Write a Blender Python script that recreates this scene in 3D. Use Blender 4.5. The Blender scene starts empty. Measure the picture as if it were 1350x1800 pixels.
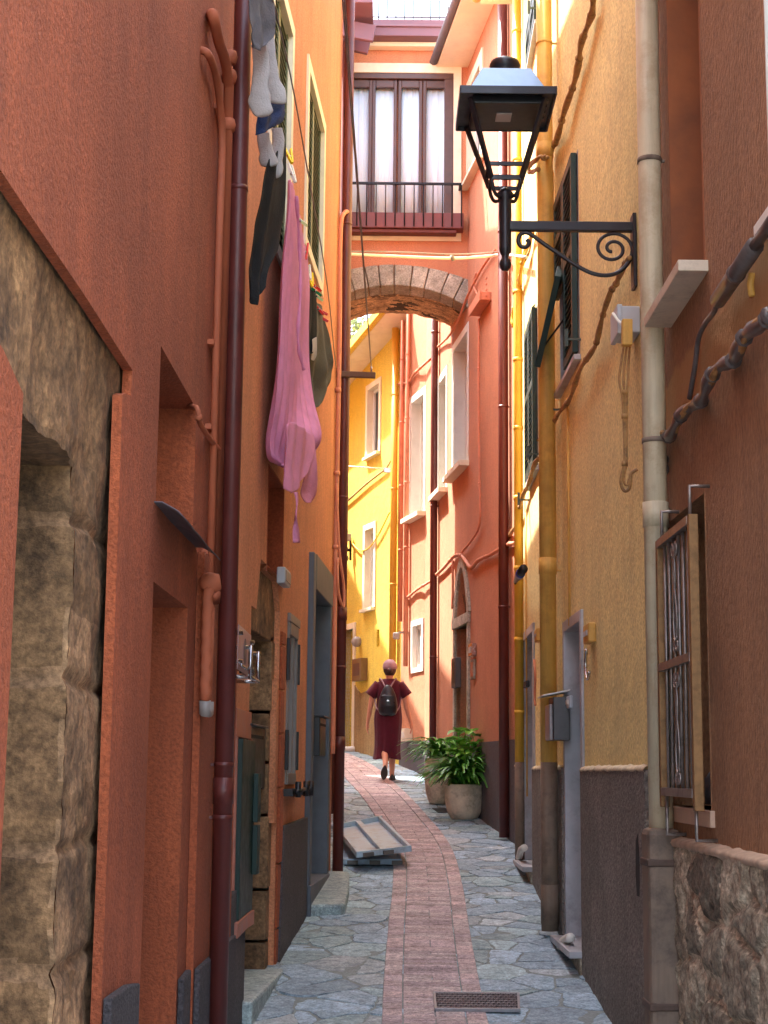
import bpy, bmesh, math, random
from mathutils import Vector, Matrix, noise, geometry
R = math.radians
random.seed(7)

# ---------------------------------------------------------------- camera, sky, sun, exposure
F = 2800.0; PITCH = R(9.23); ROLL = R(0.57); CZ = 1.65
scene = bpy.context.scene
COL = scene.collection
cam_d = bpy.data.cameras.new('camera')
cam = bpy.data.objects.new('camera', cam_d); COL.objects.link(cam)
cam_d.sensor_fit = 'VERTICAL'; cam_d.sensor_height = 36.0; cam_d.lens = F / 1800.0 * 36.0
cam_d.clip_start = 0.05; cam_d.clip_end = 6000
cam.matrix_world = Matrix.Translation((0, 0, CZ)) @ Matrix.Rotation(R(90) + PITCH, 4, 'X') @ Matrix.Rotation(ROLL, 4, 'Z')
scene.camera = cam

SUN_EL = R(62); SUN_AZ = R(-58)        # azimuth from +Y (street direction) towards +X; negative = left
world = bpy.data.worlds.new('World'); scene.world = world; world.use_nodes = True
wn = world.node_tree.nodes; wl = world.node_tree.links
sky = wn.new('ShaderNodeTexSky'); sky.sky_type = 'NISHITA'; sky.sun_disc = False
sky.sun_elevation = SUN_EL; sky.sun_rotation = SUN_AZ
sky.air_density = 1.0; sky.dust_density = 3.0; sky.ozone_density = 1.0
bg = wn['Background']; bg.inputs[1].default_value = 0.15
hsv = wn.new('ShaderNodeHueSaturation'); hsv.inputs['Saturation'].default_value = .62
wl.new(sky.outputs[0], hsv.inputs['Color']); wl.new(hsv.outputs[0], bg.inputs[0])
sun_d = bpy.data.lights.new('sun', 'SUN'); sun_d.energy = 2.0; sun_d.angle = R(0.55); sun_d.color = (1, .95, .86)
sun = bpy.data.objects.new('sun', sun_d); COL.objects.link(sun)
sd = Vector((math.sin(SUN_AZ) * math.cos(SUN_EL), math.cos(SUN_AZ) * math.cos(SUN_EL), math.sin(SUN_EL)))
sun.rotation_euler = sd.to_track_quat('Z', 'Y').to_euler(); sun.location = sd * 60
scene.view_settings.view_transform = 'Standard'; scene.view_settings.look = 'None'
scene.view_settings.exposure = 3.4; scene.view_settings.gamma = 1.0
scene.cycles.max_bounces = 10; scene.cycles.diffuse_bounces = 4; scene.cycles.sample_clamp_indirect = 8.0

# ---------------------------------------------------------------- measuring rays
def ray(px, py):
    a = px - 675.0; b = 900.0 - py
    c, s = math.cos(ROLL), math.sin(ROLL)
    a, b = a * c - b * s, a * s + b * c
    cp, sp = math.cos(PITCH), math.sin(PITCH)
    return (a, F * cp - b * sp, F * sp + b * cp)
GP = [(-60, 0), (0, 0), (5, .08), (9.5, .24), (14.1, .66), (18.5, 1.09), (22.5, 1.53), (28, 2.15), (34, 2.8), (60, 3.2), (5000, 3.2)]
def gz(y):
    for (a, b), (c, d) in zip(GP, GP[1:]):
        if y <= c: return b + (d - b) * (y - a) / (c - a)
    return GP[-1][1]
def at(px, py, D):
    d = ray(px, py); t = D / d[1]
    return Vector((d[0] * t, D, CZ + d[2] * t))
def gnd(px, py):
    d = ray(px, py)
    for i in range(200, 6000):
        y = i * .01
        if CZ + d[2] / d[1] * y <= gz(y): return Vector((d[0] / d[1] * y, y, gz(y)))
class Wall:
    """a vertical wall over a plan line; s runs along it, o out into the street"""
    def __init__(self, pts, side):
        self.p = [Vector(q) for q in pts]; self.side = side
        self.S = [0.0]; self.n = []
        for a, b in zip(self.p, self.p[1:]):
            e = b - a; self.S.append(self.S[-1] + e.length); e.normalize()
            self.n.append(Vector((e.y, -e.x)) * side)
        self.L = self.S[-1]
    def seg(self, s):
        for i in range(len(self.n) - 1):
            if s < self.S[i + 1]: return i
        return len(self.n) - 1
    def P(self, s, o, z):
        i = self.seg(s); e = (self.p[i + 1] - self.p[i]).normalized()
        q = self.p[i] + e * (s - self.S[i])
        n = self.n[i]
        # mitre near bends
        if i + 1 < len(self.n) and abs(s - self.S[i + 1]) < 1e-4:
            m = (self.n[i] + self.n[i + 1]).normalized(); n = m / max(.5, m.dot(self.n[i]))
        if i > 0 and abs(s - self.S[i]) < 1e-4:
            m = (self.n[i] + self.n[i - 1]).normalized(); n = m / max(.5, m.dot(self.n[i]))
        return Vector((q.x + n.x * o, q.y + n.y * o, z))
    def N(self, s):
        n = self.n[self.seg(s)]; return Vector((n.x, n.y, 0))
    def T(self, s):
        i = self.seg(s); e = (self.p[i + 1] - self.p[i]).normalized(); return Vector((e.x, e.y, 0))
    def hit(self, px, py, o=0.0):
        d = ray(px, py); best = None
        for i in range(len(self.n)):
            a = self.p[i] + self.n[i] * o; e = (self.p[i + 1] - self.p[i]).normalized()
            det = d[0] * (-e.y) + e.x * d[1]
            if abs(det) < 1e-9: continue
            t = (a.x * (-e.y) + e.x * a.y) / det
            if t <= 0: continue
            q = Vector((t * d[0], t * d[1])); s = (q - a).dot(e)
            ln = self.S[i + 1] - self.S[i]
            over = max(0, -s if i > 0 else 0, s - ln if i < len(self.n) - 1 else 0)
            if i == 0 and s < 0: over = 0 if len(self.n) == 1 else 0
            if best is None or over < best[0]: best = (over, self.S[i] + s, CZ + t * d[2])
        return best[1], best[2]
    def W(self, px, py, o=0.0):
        s, z = self.hit(px, py, o); return self.P(s, o, z)

# ---------------------------------------------------------------- materials
def lin(c):
    c /= 255.0
    return c / 12.92 if c <= .04045 else ((c + .055) / 1.055) ** 2.4
def rgb(r, g, b): return (lin(r), lin(g), lin(b), 1)
MATS = {}
def mnew(name):
    m = bpy.data.materials.new(name); m.use_nodes = True
    return m, m.node_tree.nodes, m.node_tree.links, m.node_tree.nodes['Principled BSDF']
def tex_pos(nd, lk, scale=(1, 1, 1), obj=False):
    if obj:
        g = nd.new('ShaderNodeTexCoord'); o = g.outputs['Object']
    else:
        g = nd.new('ShaderNodeNewGeometry'); o = g.outputs['Position']
    m = nd.new('ShaderNodeMapping'); m.inputs['Scale'].default_value = scale
    lk.new(o, m.inputs['Vector']); return m.outputs[0]
def nz(nd, lk, vec, scale, detail=4, rough=.6):
    n = nd.new('ShaderNodeTexNoise'); n.inputs['Scale'].default_value = scale
    n.inputs['Detail'].default_value = detail; n.inputs['Roughness'].default_value = rough
    lk.new(vec, n.inputs['Vector']); return n.outputs['Fac']
def rmp(nd, lk, fac, stops):
    r = nd.new('ShaderNodeValToRGB'); e = r.color_ramp.elements
    while len(e) < len(stops): e.new(.5)
    for k, (p, c) in enumerate(stops):
        e[k].position = p; e[k].color = c if len(c) == 4 else (*c, 1)
    lk.new(fac, r.inputs[0]); return r.outputs[0]
def mixc(nd, lk, fac, a, b, mode='MIX'):
    m = nd.new('ShaderNodeMix'); m.data_type = 'RGBA'; m.blend_type = mode
    for inp, v in ((m.inputs[0], fac), (m.inputs[6], a), (m.inputs[7], b)):
        if hasattr(v, 'is_linked') or hasattr(v, 'links'): lk.new(v, inp)
        else: inp.default_value = v
    return m.outputs[2]
def math_(nd, lk, op, a, b=0.0, clamp=False):
    m = nd.new('ShaderNodeMath'); m.operation = op; m.use_clamp = clamp
    for inp, v in ((m.inputs[0], a), (m.inputs[1], b)):
        if hasattr(v, 'links'): lk.new(v, inp)
        else: inp.default_value = v
    return m.outputs[0]
def bump(nd, lk, bs, h, strength, dist, prev=None):
    b = nd.new('ShaderNodeBump'); b.inputs['Strength'].default_value = strength; b.inputs['Distance'].default_value = dist
    lk.new(h, b.inputs['Height'])
    if prev is not None: lk.new(prev, b.inputs['Normal'])
    lk.new(b.outputs[0], bs.inputs['Normal']); return b.outputs[0]
def sc(c, k): return (min(1, c[0] * k), min(1, c[1] * k), min(1, c[2] * k), 1)

def stucco(name, col, grain=130, gb=.55, gd=.004, streak=.25, mott=.25, dirt=None, dirt_amt=.3, stretch=1.0, damp=None):
    m, nd, lk, bs = mnew(name)
    p = tex_pos(nd, lk)
    big = nz(nd, lk, p, 1.1, 5, .6)
    c = rmp(nd, lk, big, [(.3, sc(col, 1 - mott)), (.7, sc(col, 1 + mott * .6))])
    ps = tex_pos(nd, lk, (9, 9, .55))
    st = nz(nd, lk, ps, 1.0, 5, .7)
    sf = rmp(nd, lk, st, [(.42, (0, 0, 0, 1)), (.72, (1, 1, 1, 1))])
    d = dirt or sc(col, .5)
    c = mixc(nd, lk, math_(nd, lk, 'MULTIPLY', sf, streak), c, d)
    ps2 = tex_pos(nd, lk, (1, 1, stretch))
    g = nz(nd, lk, ps2, grain, 3, .65)
    lo_, hi_ = (.45, 1.3) if 'roughcast' in name else (.66, 1.16)
    gc = rmp(nd, lk, g, [(.36, (lo_,) * 3 + (1,)), (.62, (hi_,) * 3 + (1,))])
    c = mixc(nd, lk, .8, c, gc, 'MULTIPLY')
    pw = nz(nd, lk, tex_pos(nd, lk, (1, 1, .6)), 2.2, 7, .72)
    wf = rmp(nd, lk, pw, [(.50, (0, 0, 0, 1)), (.60, (1, 1, 1, 1))])
    c = mixc(nd, lk, math_(nd, lk, 'MULTIPLY', wf, mott * 1.5), c, sc(col, .72))
    pt = nz(nd, lk, p, 6.0, 6, .7)
    pf = rmp(nd, lk, pt, [(.55, (0, 0, 0, 1)), (.75, (1, 1, 1, 1))])
    c = mixc(nd, lk, math_(nd, lk, 'MULTIPLY', pf, dirt_amt), c, sc(d, 1.15))
    lk.new(c, bs.inputs['Base Color']); bs.inputs['Roughness'].default_value = .93
    b1 = bump(nd, lk, bs, nz(nd, lk, p, 7, 5, .6), .35, .02)
    bump(nd, lk, bs, g, gb, gd, b1)
    MATS[name] = m; return m

def plain(name, col, rough=.5, metal=0.0, var=.12, vs=14, bumpd=0, coat=0, obj=False, spec=None, dirt=None, dirt_amt=.0):
    m, nd, lk, bs = mnew(name)
    p = tex_pos(nd, lk, obj=obj)
    n = nz(nd, lk, p, vs, 5, .6)
    c = rmp(nd, lk, n, [(.3, sc(col, 1 - var)), (.7, sc(col, 1 + var))])
    if 'pipe' in name:
        st = rmp(nd, lk, nz(nd, lk, tex_pos(nd, lk, (14, 14, 1.2)), 2.0, 6, .7), [(.45, (0, 0, 0, 1)), (.7, (1, 1, 1, 1))])
        c = mixc(nd, lk, math_(nd, lk, 'MULTIPLY', st, .45), c, sc(col, .6))
    if dirt is not None:
        n3 = nz(nd, lk, p, vs * .6, 7, .75)
        df = rmp(nd, lk, n3, [(.5, (0, 0, 0, 1)), (.62, (1, 1, 1, 1))])
        c = mixc(nd, lk, math_(nd, lk, 'MULTIPLY', df, dirt_amt), c, dirt)
    lk.new(c, bs.inputs['Base Color'])
    rr = rmp(nd, lk, n, [(.3, (rough * .85,) * 3), (.7, (min(1, rough * 1.2),) * 3)])
    lk.new(rr, bs.inputs['Roughness'])
    bs.inputs['Metallic'].default_value = metal; bs.inputs['Coat Weight'].default_value = coat
    if spec is not None: bs.inputs['Specular IOR Level'].default_value = spec
    if bumpd: bump(nd, lk, bs, nz(nd, lk, p, vs * 4, 4), .5, bumpd)
    MATS[name] = m; return m

def stone(name, dark, light, scale=3.5, bd=.02, fine=60, attr=True, rough=.95, fb=.004, md_amt=.7):
    """stone whose mesh carries a 'tone' colour per block"""
    m, nd, lk, bs = mnew(name)
    p = tex_pos(nd, lk)
    n = nz(nd, lk, p, scale, 8, .68)
    c = rmp(nd, lk, n, [(.3, dark), (.68, light)])
    f = nz(nd, lk, p, fine, 4, .7)
    c = mixc(nd, lk, .75, c, rmp(nd, lk, f, [(.34, (.45, .45, .45, 1)), (.66, (1.35, 1.35, 1.35, 1))]), 'MULTIPLY')
    md = nz(nd, lk, p, scale * 4, 6, .75)
    c = mixc(nd, lk, md_amt, c, rmp(nd, lk, md, [(.36, (.5, .5, .5, 1)), (.5, (1, 1, 1, 1)), (.68, (1.4, 1.38, 1.34, 1))]), 'MULTIPLY')
    if attr:
        a = nd.new('ShaderNodeAttribute'); a.attribute_name = 'tone'
        c = mixc(nd, lk, 1.0, c, a.outputs['Color'], 'MULTIPLY')
    lk.new(c, bs.inputs['Base Color']); bs.inputs['Roughness'].default_value = rough
    b1 = bump(nd, lk, bs, n, .6, bd)
    bump(nd, lk, bs, f, .8, fb, b1)
    MATS[name] = m; return m

def cloth(name, col, sheen=.3, weave=500, var=.1):
    m, nd, lk, bs = mnew(name)
    p = tex_pos(nd, lk, obj=True)
    n = nz(nd, lk, p, 9, 4)
    c = rmp(nd, lk, n, [(.3, sc(col, 1 - var)), (.7, sc(col, 1 + var))])
    lk.new(c, bs.inputs['Base Color']); bs.inputs['Roughness'].default_value = .95
    bs.inputs['Sheen Weight'].default_value = sheen
    b1 = bump(nd, lk, bs, nz(nd, lk, p, 14, 4), .5, .012)
    bump(nd, lk, bs, nz(nd, lk, p, 110, 4), .7, .006, b1)
    MATS[name] = m; return m

terra = stucco('terracotta_stucco', rgb(176, 90, 54), 62, 1.0, .010, .34, .26, rgb(108, 56, 40), .3)
terra_smooth = stucco('terracotta_reveal', rgb(168, 82, 50), 60, .3, .003, .1, .1)
terra_up = stucco('salmon_stucco', rgb(214, 140, 98), 60, .7, .006, .4, .18, rgb(170, 96, 66), .12)
salmon = stucco('salmon_far_stucco', rgb(204, 138, 102), 80, .4, .004, .35, .16, rgb(190, 110, 84), .12)
ochre = stucco('ochre_stucco', rgb(246, 228, 156), 45, .5, .005, .3, .14, rgb(206, 174, 124), .3)
ochre_y = stucco('golden_stucco', rgb(238, 194, 92), 60, .35, .004, .3, .12, rgb(190, 130, 60), .2)
yellow = stucco('yellow_stucco', rgb(240, 208, 84), 60, .35, .004, .4, .18, rgb(200, 160, 70), .2)
orange = stucco('orange_stucco', rgb(222, 128, 72), 60, .3, .004, .1, .1)
def ray_line(a, b):
    return (b[1] - a[1]) / (b[0] - a[0])
brownw = stucco('brown_stucco', rgb(160, 114, 78), 55, 1.0, .010, .3, .2, rgb(92, 62, 48), .3, stretch=.45)
dado_l = stucco('dark_grey_roughcast', rgb(88, 82, 84), 60, 1.0, .016, .2, .3, rgb(50, 46, 48), .3)
dado_r = stucco('brown_grey_roughcast', rgb(128, 120, 112), 42, 1.0, .022, .25, .35, rgb(54, 44, 38), .4)
dado_f = stucco('smooth_grey_paint', rgb(98, 92, 94), 50, .25, .003, .2, .12)
dado_y = stucco('stained_ochre_plaster', rgb(170, 140, 92), 40, .6, .006, .5, .4, rgb(110, 84, 52), .5)
brownstone = stone('olive_brown_stone', rgb(84, 62, 44), rgb(172, 134, 98), 3.2, .05, 42, md_amt=.5)
rubble = stone('rubble_stone', rgb(126, 112, 94), rgb(206, 192, 168), 7, .03, 55)
greystone = stone('grey_arch_stone', rgb(148, 140, 124), rgb(204, 196, 180), 5, .02, 60, md_amt=.3)
flag = stone('slate_flagstone', rgb(138, 162, 176), rgb(184, 204, 214), 5, .012, 70, rough=.62, fb=.002)
brick = stone('paving_brick', rgb(172, 152, 150), rgb(214, 198, 196), 7, .004, 90, rough=.85, fb=.0015)
mortar = stucco('joint_mortar', rgb(140, 150, 148), 60, .6, .005, .1, .25, rgb(112, 112, 90), .5)
marble = plain('grey_veined_marble', rgb(178, 178, 182), .4, 0, .22, 3.5, .001, dirt=rgb(120, 118, 120), dirt_amt=.5)
slate = plain('dark_slate', rgb(88, 94, 102), .55, 0, .2, 6, .002)
cream = plain('cream_trim', rgb(234, 222, 196), .7, 0, .06, 5, .001, dirt=rgb(196, 180, 150), dirt_amt=.25)
white = plain('white_trim', rgb(232, 228, 218), .6, 0, .05, 5, dirt=rgb(190, 184, 170), dirt_amt=.2)
redpipe = plain('oxide_red_pipe', rgb(100, 44, 38), .42, .0, .12, 5, dirt=rgb(70, 28, 30), dirt_amt=.4)
salpipe = plain('salmon_painted_conduit', rgb(212, 136, 104), .7, 0, .12, 12, .001)
creampipe = plain('weathered_cream_pipe', rgb(206, 190, 158), .5, 0, .08, 6, dirt=rgb(150, 106, 62), dirt_amt=.3)
ochpipe = plain('ochre_painted_pipe', rgb(222, 172, 84), .6, 0, .1, 6, dirt=rgb(170, 118, 56), dirt_amt=.35)
yelpipe = plain('bright_yellow_pipe', rgb(230, 180, 60), .6, 0, .1, 6)
greypipe = plain('grey_brown_pipe', rgb(126, 108, 92), .7, 0, .18, 8, .001, dirt=rgb(66, 56, 50), dirt_amt=.5)
cable_o = plain('ochre_painted_cable', rgb(170, 128, 76), .6, 0, .2, 20, dirt=rgb(84, 58, 34), dirt_amt=.6)
terpipe = plain('terracotta_painted_conduit', rgb(172, 92, 60), .75, 0, .12, 12, .001)
cable_b = plain('dusty_black_cable', rgb(84, 76, 74), .45, 0, .25, 20, .001, coat=.2)
cable_g = plain('grey_plastic', rgb(150, 140, 134), .5, 0, .1, 10)
black = plain('black_iron', rgb(30, 28, 32), .4, .5, .2, 20)
blackp = plain('black_paint', rgb(26, 26, 30), .35, 0, .15, 20)
lampiron = plain('lantern_iron', rgb(44, 40, 44), .42, .3, .15, 18, coat=.2)
lamptop = plain('lantern_hood_sky_tint', rgb(120, 140, 164), .35, .5, .1, 9, coat=.3)  # sky reflected on the iron hood, put into a blue-grey base colour
green = plain('dark_green_paint', rgb(20, 48, 42), .5, 0, .2, 12)
brownwood = plain('brown_varnished_wood', rgb(84, 60, 54), .42, 0, .2, 9, .001)
mauve = plain('mauve_painted_beam', rgb(112, 76, 84), .6, 0, .1, 6)
oldwood = plain('weathered_wood', rgb(100, 76, 64), .8, 0, .25, 9, .003)
glass_d = plain('dark_window_glass', rgb(28, 30, 32), .06, 0, .1, 3, spec=.8)
steel = plain('brushed_steel', rgb(190, 188, 190), .25, 1, .1, 20)
bronze = plain('bronze_grille_metal', rgb(140, 104, 66), .5, .5, .25, 22, dirt=rgb(90, 62, 34), dirt_amt=.5)
bars = plain('grey_grille_metal', rgb(150, 140, 134), .4, .7, .2, 22, dirt=rgb(90, 80, 72), dirt_amt=.5)
galv = plain('galvanised_sheet', rgb(172, 198, 216), .35, 0, .12, 8, dirt=rgb(130, 134, 134), dirt_amt=.5)
greypl = plain('pale_grey_plastic', rgb(186, 190, 196), .45, 0, .06, 8)
darkin = plain('opening_shade', rgb(22, 18, 16), .9, 0, .3, 4)  # near-black that paints the shade inside openings, slots and holes
rope = plain('grey_rope', rgb(140, 130, 124), .8, 0, .15, 60)
pottery = plain('fluted_concrete_pot', rgb(214, 200, 176), .85, 0, .2, 9, .003, dirt=rgb(110, 96, 76), dirt_amt=.45)
potrim = plain('terracotta_beige_pot', rgb(214, 178, 130), .8, 0, .1, 9)
soil = plain('soil', rgb(52, 40, 30), .95, 0, .3, 30)
skinm = plain('skin', rgb(214, 152, 122), .55, 0, .05, 12, obj=True)
lead = plain('grey_lead_flashing', rgb(96, 88, 92), .55, .3, .15, 9)
rooftile = plain('roof_tile', rgb(150, 92, 70), .85, 0, .2, 6, .003)
def leafmat(name, a, b):
    m, nd, lk, bs = mnew(name)
    at_ = nd.new('ShaderNodeAttribute'); at_.attribute_name = 'tone'
    c = mixc(nd, lk, at_.outputs['Fac'], a, b)
    lk.new(c, bs.inputs['Base Color']); bs.inputs['Roughness'].default_value = .35
    tr = nd.new('ShaderNodeBsdfTranslucent'); lk.new(c, tr.inputs[0])
    mx = nd.new('ShaderNodeMixShader'); mx.inputs[0].default_value = .25
    lk.new(bs.outputs[0], mx.inputs[1]); lk.new(tr.outputs[0], mx.inputs[2])
    lk.new(mx.outputs[0], nd['Material Output'].inputs['Surface']); return m
leaf = leafmat('strap_leaf', rgb(40, 104, 40), rgb(124, 196, 72))
leaf2 = leafmat('broad_leaf', rgb(70, 150, 44), rgb(150, 210, 80))
leaf3 = leafmat('roof_garden_leaf', rgb(60, 90, 40), rgb(150, 170, 80))

# ---------------------------------------------------------------- mesh building
class MB:
    def __init__(self): self.v = []; self.f = []; self.mi = []; self.c = []; self.sm = []
    def add(self, vs, fs, mi=0, col=(1, 1, 1), smooth=False):
        b = len(self.v); self.v += [Vector(q) for q in vs]
        for f in fs:
            self.f.append(tuple(b + i for i in f)); self.mi.append(mi); self.c.append(col); self.sm.append(smooth)
        return self
    def box(self, c, s, M=None, **k):
        c = Vector(c); h = Vector(s) / 2
        vs = []
        for x in (-1, 1):
            for y in (-1, 1):
                for z in (-1, 1):
                    q = Vector((x * h.x, y * h.y, z * h.z)); vs.append(c + (M @ q if M else q))
        return self.add(vs, [(0, 1, 3, 2), (4, 6, 7, 5), (0, 4, 5, 1), (2, 3, 7, 6), (0, 2, 6, 4), (1, 5, 7, 3)], **k)
    def bar(self, a, b, w, h, up=(0, 0, 1), **k):
        a = Vector(a); b = Vector(b); d = b - a; L = d.length; d.normalize(); up = Vector(up)
        if abs(d.dot(up)) > .98: up = Vector((0, 1, 0))
        x = d.cross(up).normalized(); u = x.cross(d)
        M = Matrix((x, d, u)).transposed()
        return self.box((a + b) / 2, (w, L, h), M, **k)
    def wbox(self, W, s0, s1, o0, o1, z0, z1, **k):
        ss = [s0] + [t for t in W.S[1:-1] if s0 + 1e-3 < t < s1 - 1e-3] + [s1]
        vs = []; fs = []
        for s in ss: vs += [W.P(s, o0, z0), W.P(s, o1, z0), W.P(s, o1, z1), W.P(s, o0, z1)]
        for i in range(len(ss) - 1):
            for j in range(4):
                a = i * 4 + j; b = i * 4 + (j + 1) % 4; fs.append((a, b, b + 4, a + 4))
        n = len(ss) * 4; fs += [(3, 2, 1, 0), (n - 4, n - 3, n - 2, n - 1)]
        return self.add(vs, fs, **k)
    def slab(self, W, poly, o0, o1, **k):
        """polygon in (s,z) given thickness along the wall normal"""
        n = len(poly)
        vs = [W.P(s, o1, z) for s, z in poly] + [W.P(s, o0, z) for s, z in poly]
        fs = [tuple(range(n)), tuple(range(2 * n - 1, n - 1, -1))] + [(i, (i + 1) % n, n + (i + 1) % n, n + i) for i in range(n)]
        return self.add(vs, fs, **k)
    def prism(self, pts, vec, **k):
        n = len(pts); vec = Vector(vec); pts = [Vector(p) for p in pts]
        vs = pts + [p + vec for p in pts]
        fs = [tuple(range(n)), tuple(range(2 * n - 1, n - 1, -1))] + [(i, (i + 1) % n, n + (i + 1) % n, n + i) for i in range(n)]
        return self.add(vs, fs, **k)
    def tube(self, pts, r, n=8, caps=True, closed=False, smooth=True, **k):
        pts = [Vector(p) for p in pts]; m = len(pts)
        rs = r if isinstance(r, (list, tuple)) else [r] * m
        t0 = (pts[1] - pts[0]).normalized(); up = Vector((0, 0, 1)) if abs(t0.z) < .9 else Vector((1, 0, 0))
        u = t0.cross(up).normalized(); vs = []
        for i, p in enumerate(pts):
            if closed: t = (pts[(i + 1) % m] - pts[i - 1]).normalized()
            elif i == 0: t = t0
            elif i == m - 1: t = (pts[-1] - pts[-2]).normalized()
            else: t = ((pts[i + 1] - p).normalized() + (p - pts[i - 1]).normalized()).normalized()
            u = (u - t * u.dot(t)).normalized(); w = t.cross(u)
            for j in range(n):
                a = 2 * math.pi * j / n
                vs.append(p + (u * math.cos(a) + w * math.sin(a)) * rs[i])
        fs = []
        for i in range(m if closed else m - 1):
            for j in range(n):
                a = i * n + j; b = i * n + (j + 1) % n; i2 = ((i + 1) % m) * n
                fs.append((a, b, i2 + (j + 1) % n, i2 + j))
        if caps and not closed: fs += [tuple(range(n - 1, -1, -1)), tuple(range((m - 1) * n, m * n))]
        return self.add(vs, fs, smooth=smooth, **k)
    def lathe(self, prof, c, n=20, M=None, smooth=True, rfn=None, **k):
        c = Vector(c); vs = []
        for r, z in prof:
            for j in range(n):
                a = 2 * math.pi * j / n; rr = r * (rfn(a, z) if rfn else 1)
                q = Vector((rr * math.cos(a), rr * math.sin(a), z)); vs.append(c + (M @ q if M else q))
        fs = []
        for i in range(len(prof) - 1):
            for j in range(n):
                a = i * n + j; b = i * n + (j + 1) % n; fs.append((a, b, b + n, a + n))
        fs += [tuple(range(n - 1, -1, -1)), tuple(range((len(prof) - 1) * n, len(prof) * n))]
        return self.add(vs, fs, smooth=smooth, **k)
    def grid(self, rows, smooth=True, **k):
        nv = len(rows[0]); vs = [q for r in rows for q in r]; fs = []
        for i in range(len(rows) - 1):
            for j in range(nv - 1):
                a = i * nv + j; fs.append((a, a + 1, a + nv + 1, a + nv))
        return self.add(vs, fs, smooth=smooth, **k)

ORG = {}
def mesh_of(name, mb, off, mats):
    me = bpy.data.meshes.new(name)
    me.from_pydata([tuple(v - off) for v in mb.v], [], mb.f)
    for m in (mats if isinstance(mats, (list, tuple)) else [mats]): me.materials.append(m)
    me.polygons.foreach_set('material_index', mb.mi)
    me.polygons.foreach_set('use_smooth', mb.sm)
    ca = me.color_attributes.new('tone', 'FLOAT_COLOR', 'CORNER')
    buf = []
    for p, c in zip(me.polygons, mb.c): buf += [c[0], c[1], c[2], 1.0] * p.loop_total
    ca.data.foreach_set('color', buf)
    me.validate(); me.update()
    bm = bmesh.new(); bm.from_mesh(me); bmesh.ops.recalc_face_normals(bm, faces=bm.faces); bm.to_mesh(me); bm.free()
    return me
def tag(o, label=None, cat=None, group=None, kind=None):
    if label: o['label'] = label
    if cat: o['category'] = cat
    if group: o['group'] = group
    if kind: o['kind'] = kind
    return o
def thing(name, loc, label, cat, group=None):
    o = bpy.data.objects.new(name, None); COL.objects.link(o); o.location = loc
    o.empty_display_size = .2
    ORG[o.name] = Vector(loc); return tag(o, label, cat, group)
def part(name, mb, mats, parent, bevel=0, solid=0, label=None, sub=0, kind=None):
    off = ORG[parent.name]
    me = mesh_of(name, mb, off, mats)
    o = bpy.data.objects.new(name, me); COL.objects.link(o); o.parent = parent; ORG[o.name] = off
    mods(o, bevel, solid, sub)
    if label: o['label'] = label
    if kind: o['kind'] = kind
    return o
def mods(o, bevel, solid, sub=0):
    if solid:
        m = o.modifiers.new('thickness', 'SOLIDIFY'); m.thickness = solid; m.offset = 0
    if bevel:
        m = o.modifiers.new('bevel', 'BEVEL'); m.width = bevel; m.segments = 2; m.limit_method = 'ANGLE'; m.angle_limit = R(40)
    if sub:
        m = o.modifiers.new('smooth', 'SUBSURF'); m.levels = sub; m.render_levels = sub
def single(name, mb, mats, label=None, cat=None, group=None, kind=None, bevel=0, solid=0, sub=0, loc=None):
    if loc is None:
        n = len(mb.v); lo = min(v.z for v in mb.v)
        loc = Vector((sum(v.x for v in mb.v) / n, sum(v.y for v in mb.v) / n, lo))
    me = mesh_of(name, mb, Vector(loc), mats)
    o = bpy.data.objects.new(name, me); COL.objects.link(o); o.location = loc; ORG[o.name] = Vector(loc)
    mods(o, bevel, solid, sub); return tag(o, label, cat, group, kind)
def copy_tree(o, parent=None):
    c = o.copy(); COL.objects.link(c); c.parent = parent
    for ch in list(o.children): copy_tree(ch, c)
    return c
def smooth_path(pts, k=4):
    pts = [Vector(p) for p in pts]; out = []
    for i in range(len(pts) - 1):
        p0 = pts[max(0, i - 1)]; p1 = pts[i]; p2 = pts[i + 1]; p3 = pts[min(len(pts) - 1, i + 2)]
        for j in range(k):
            t = j / k
            out.append(.5 * ((2 * p1) + (p2 - p0) * t + (2 * p0 - 5 * p1 + 4 * p2 - p3) * t * t + (3 * p1 - p0 - 3 * p2 + p3) * t ** 3))
    out.append(pts[-1]); return out

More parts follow.
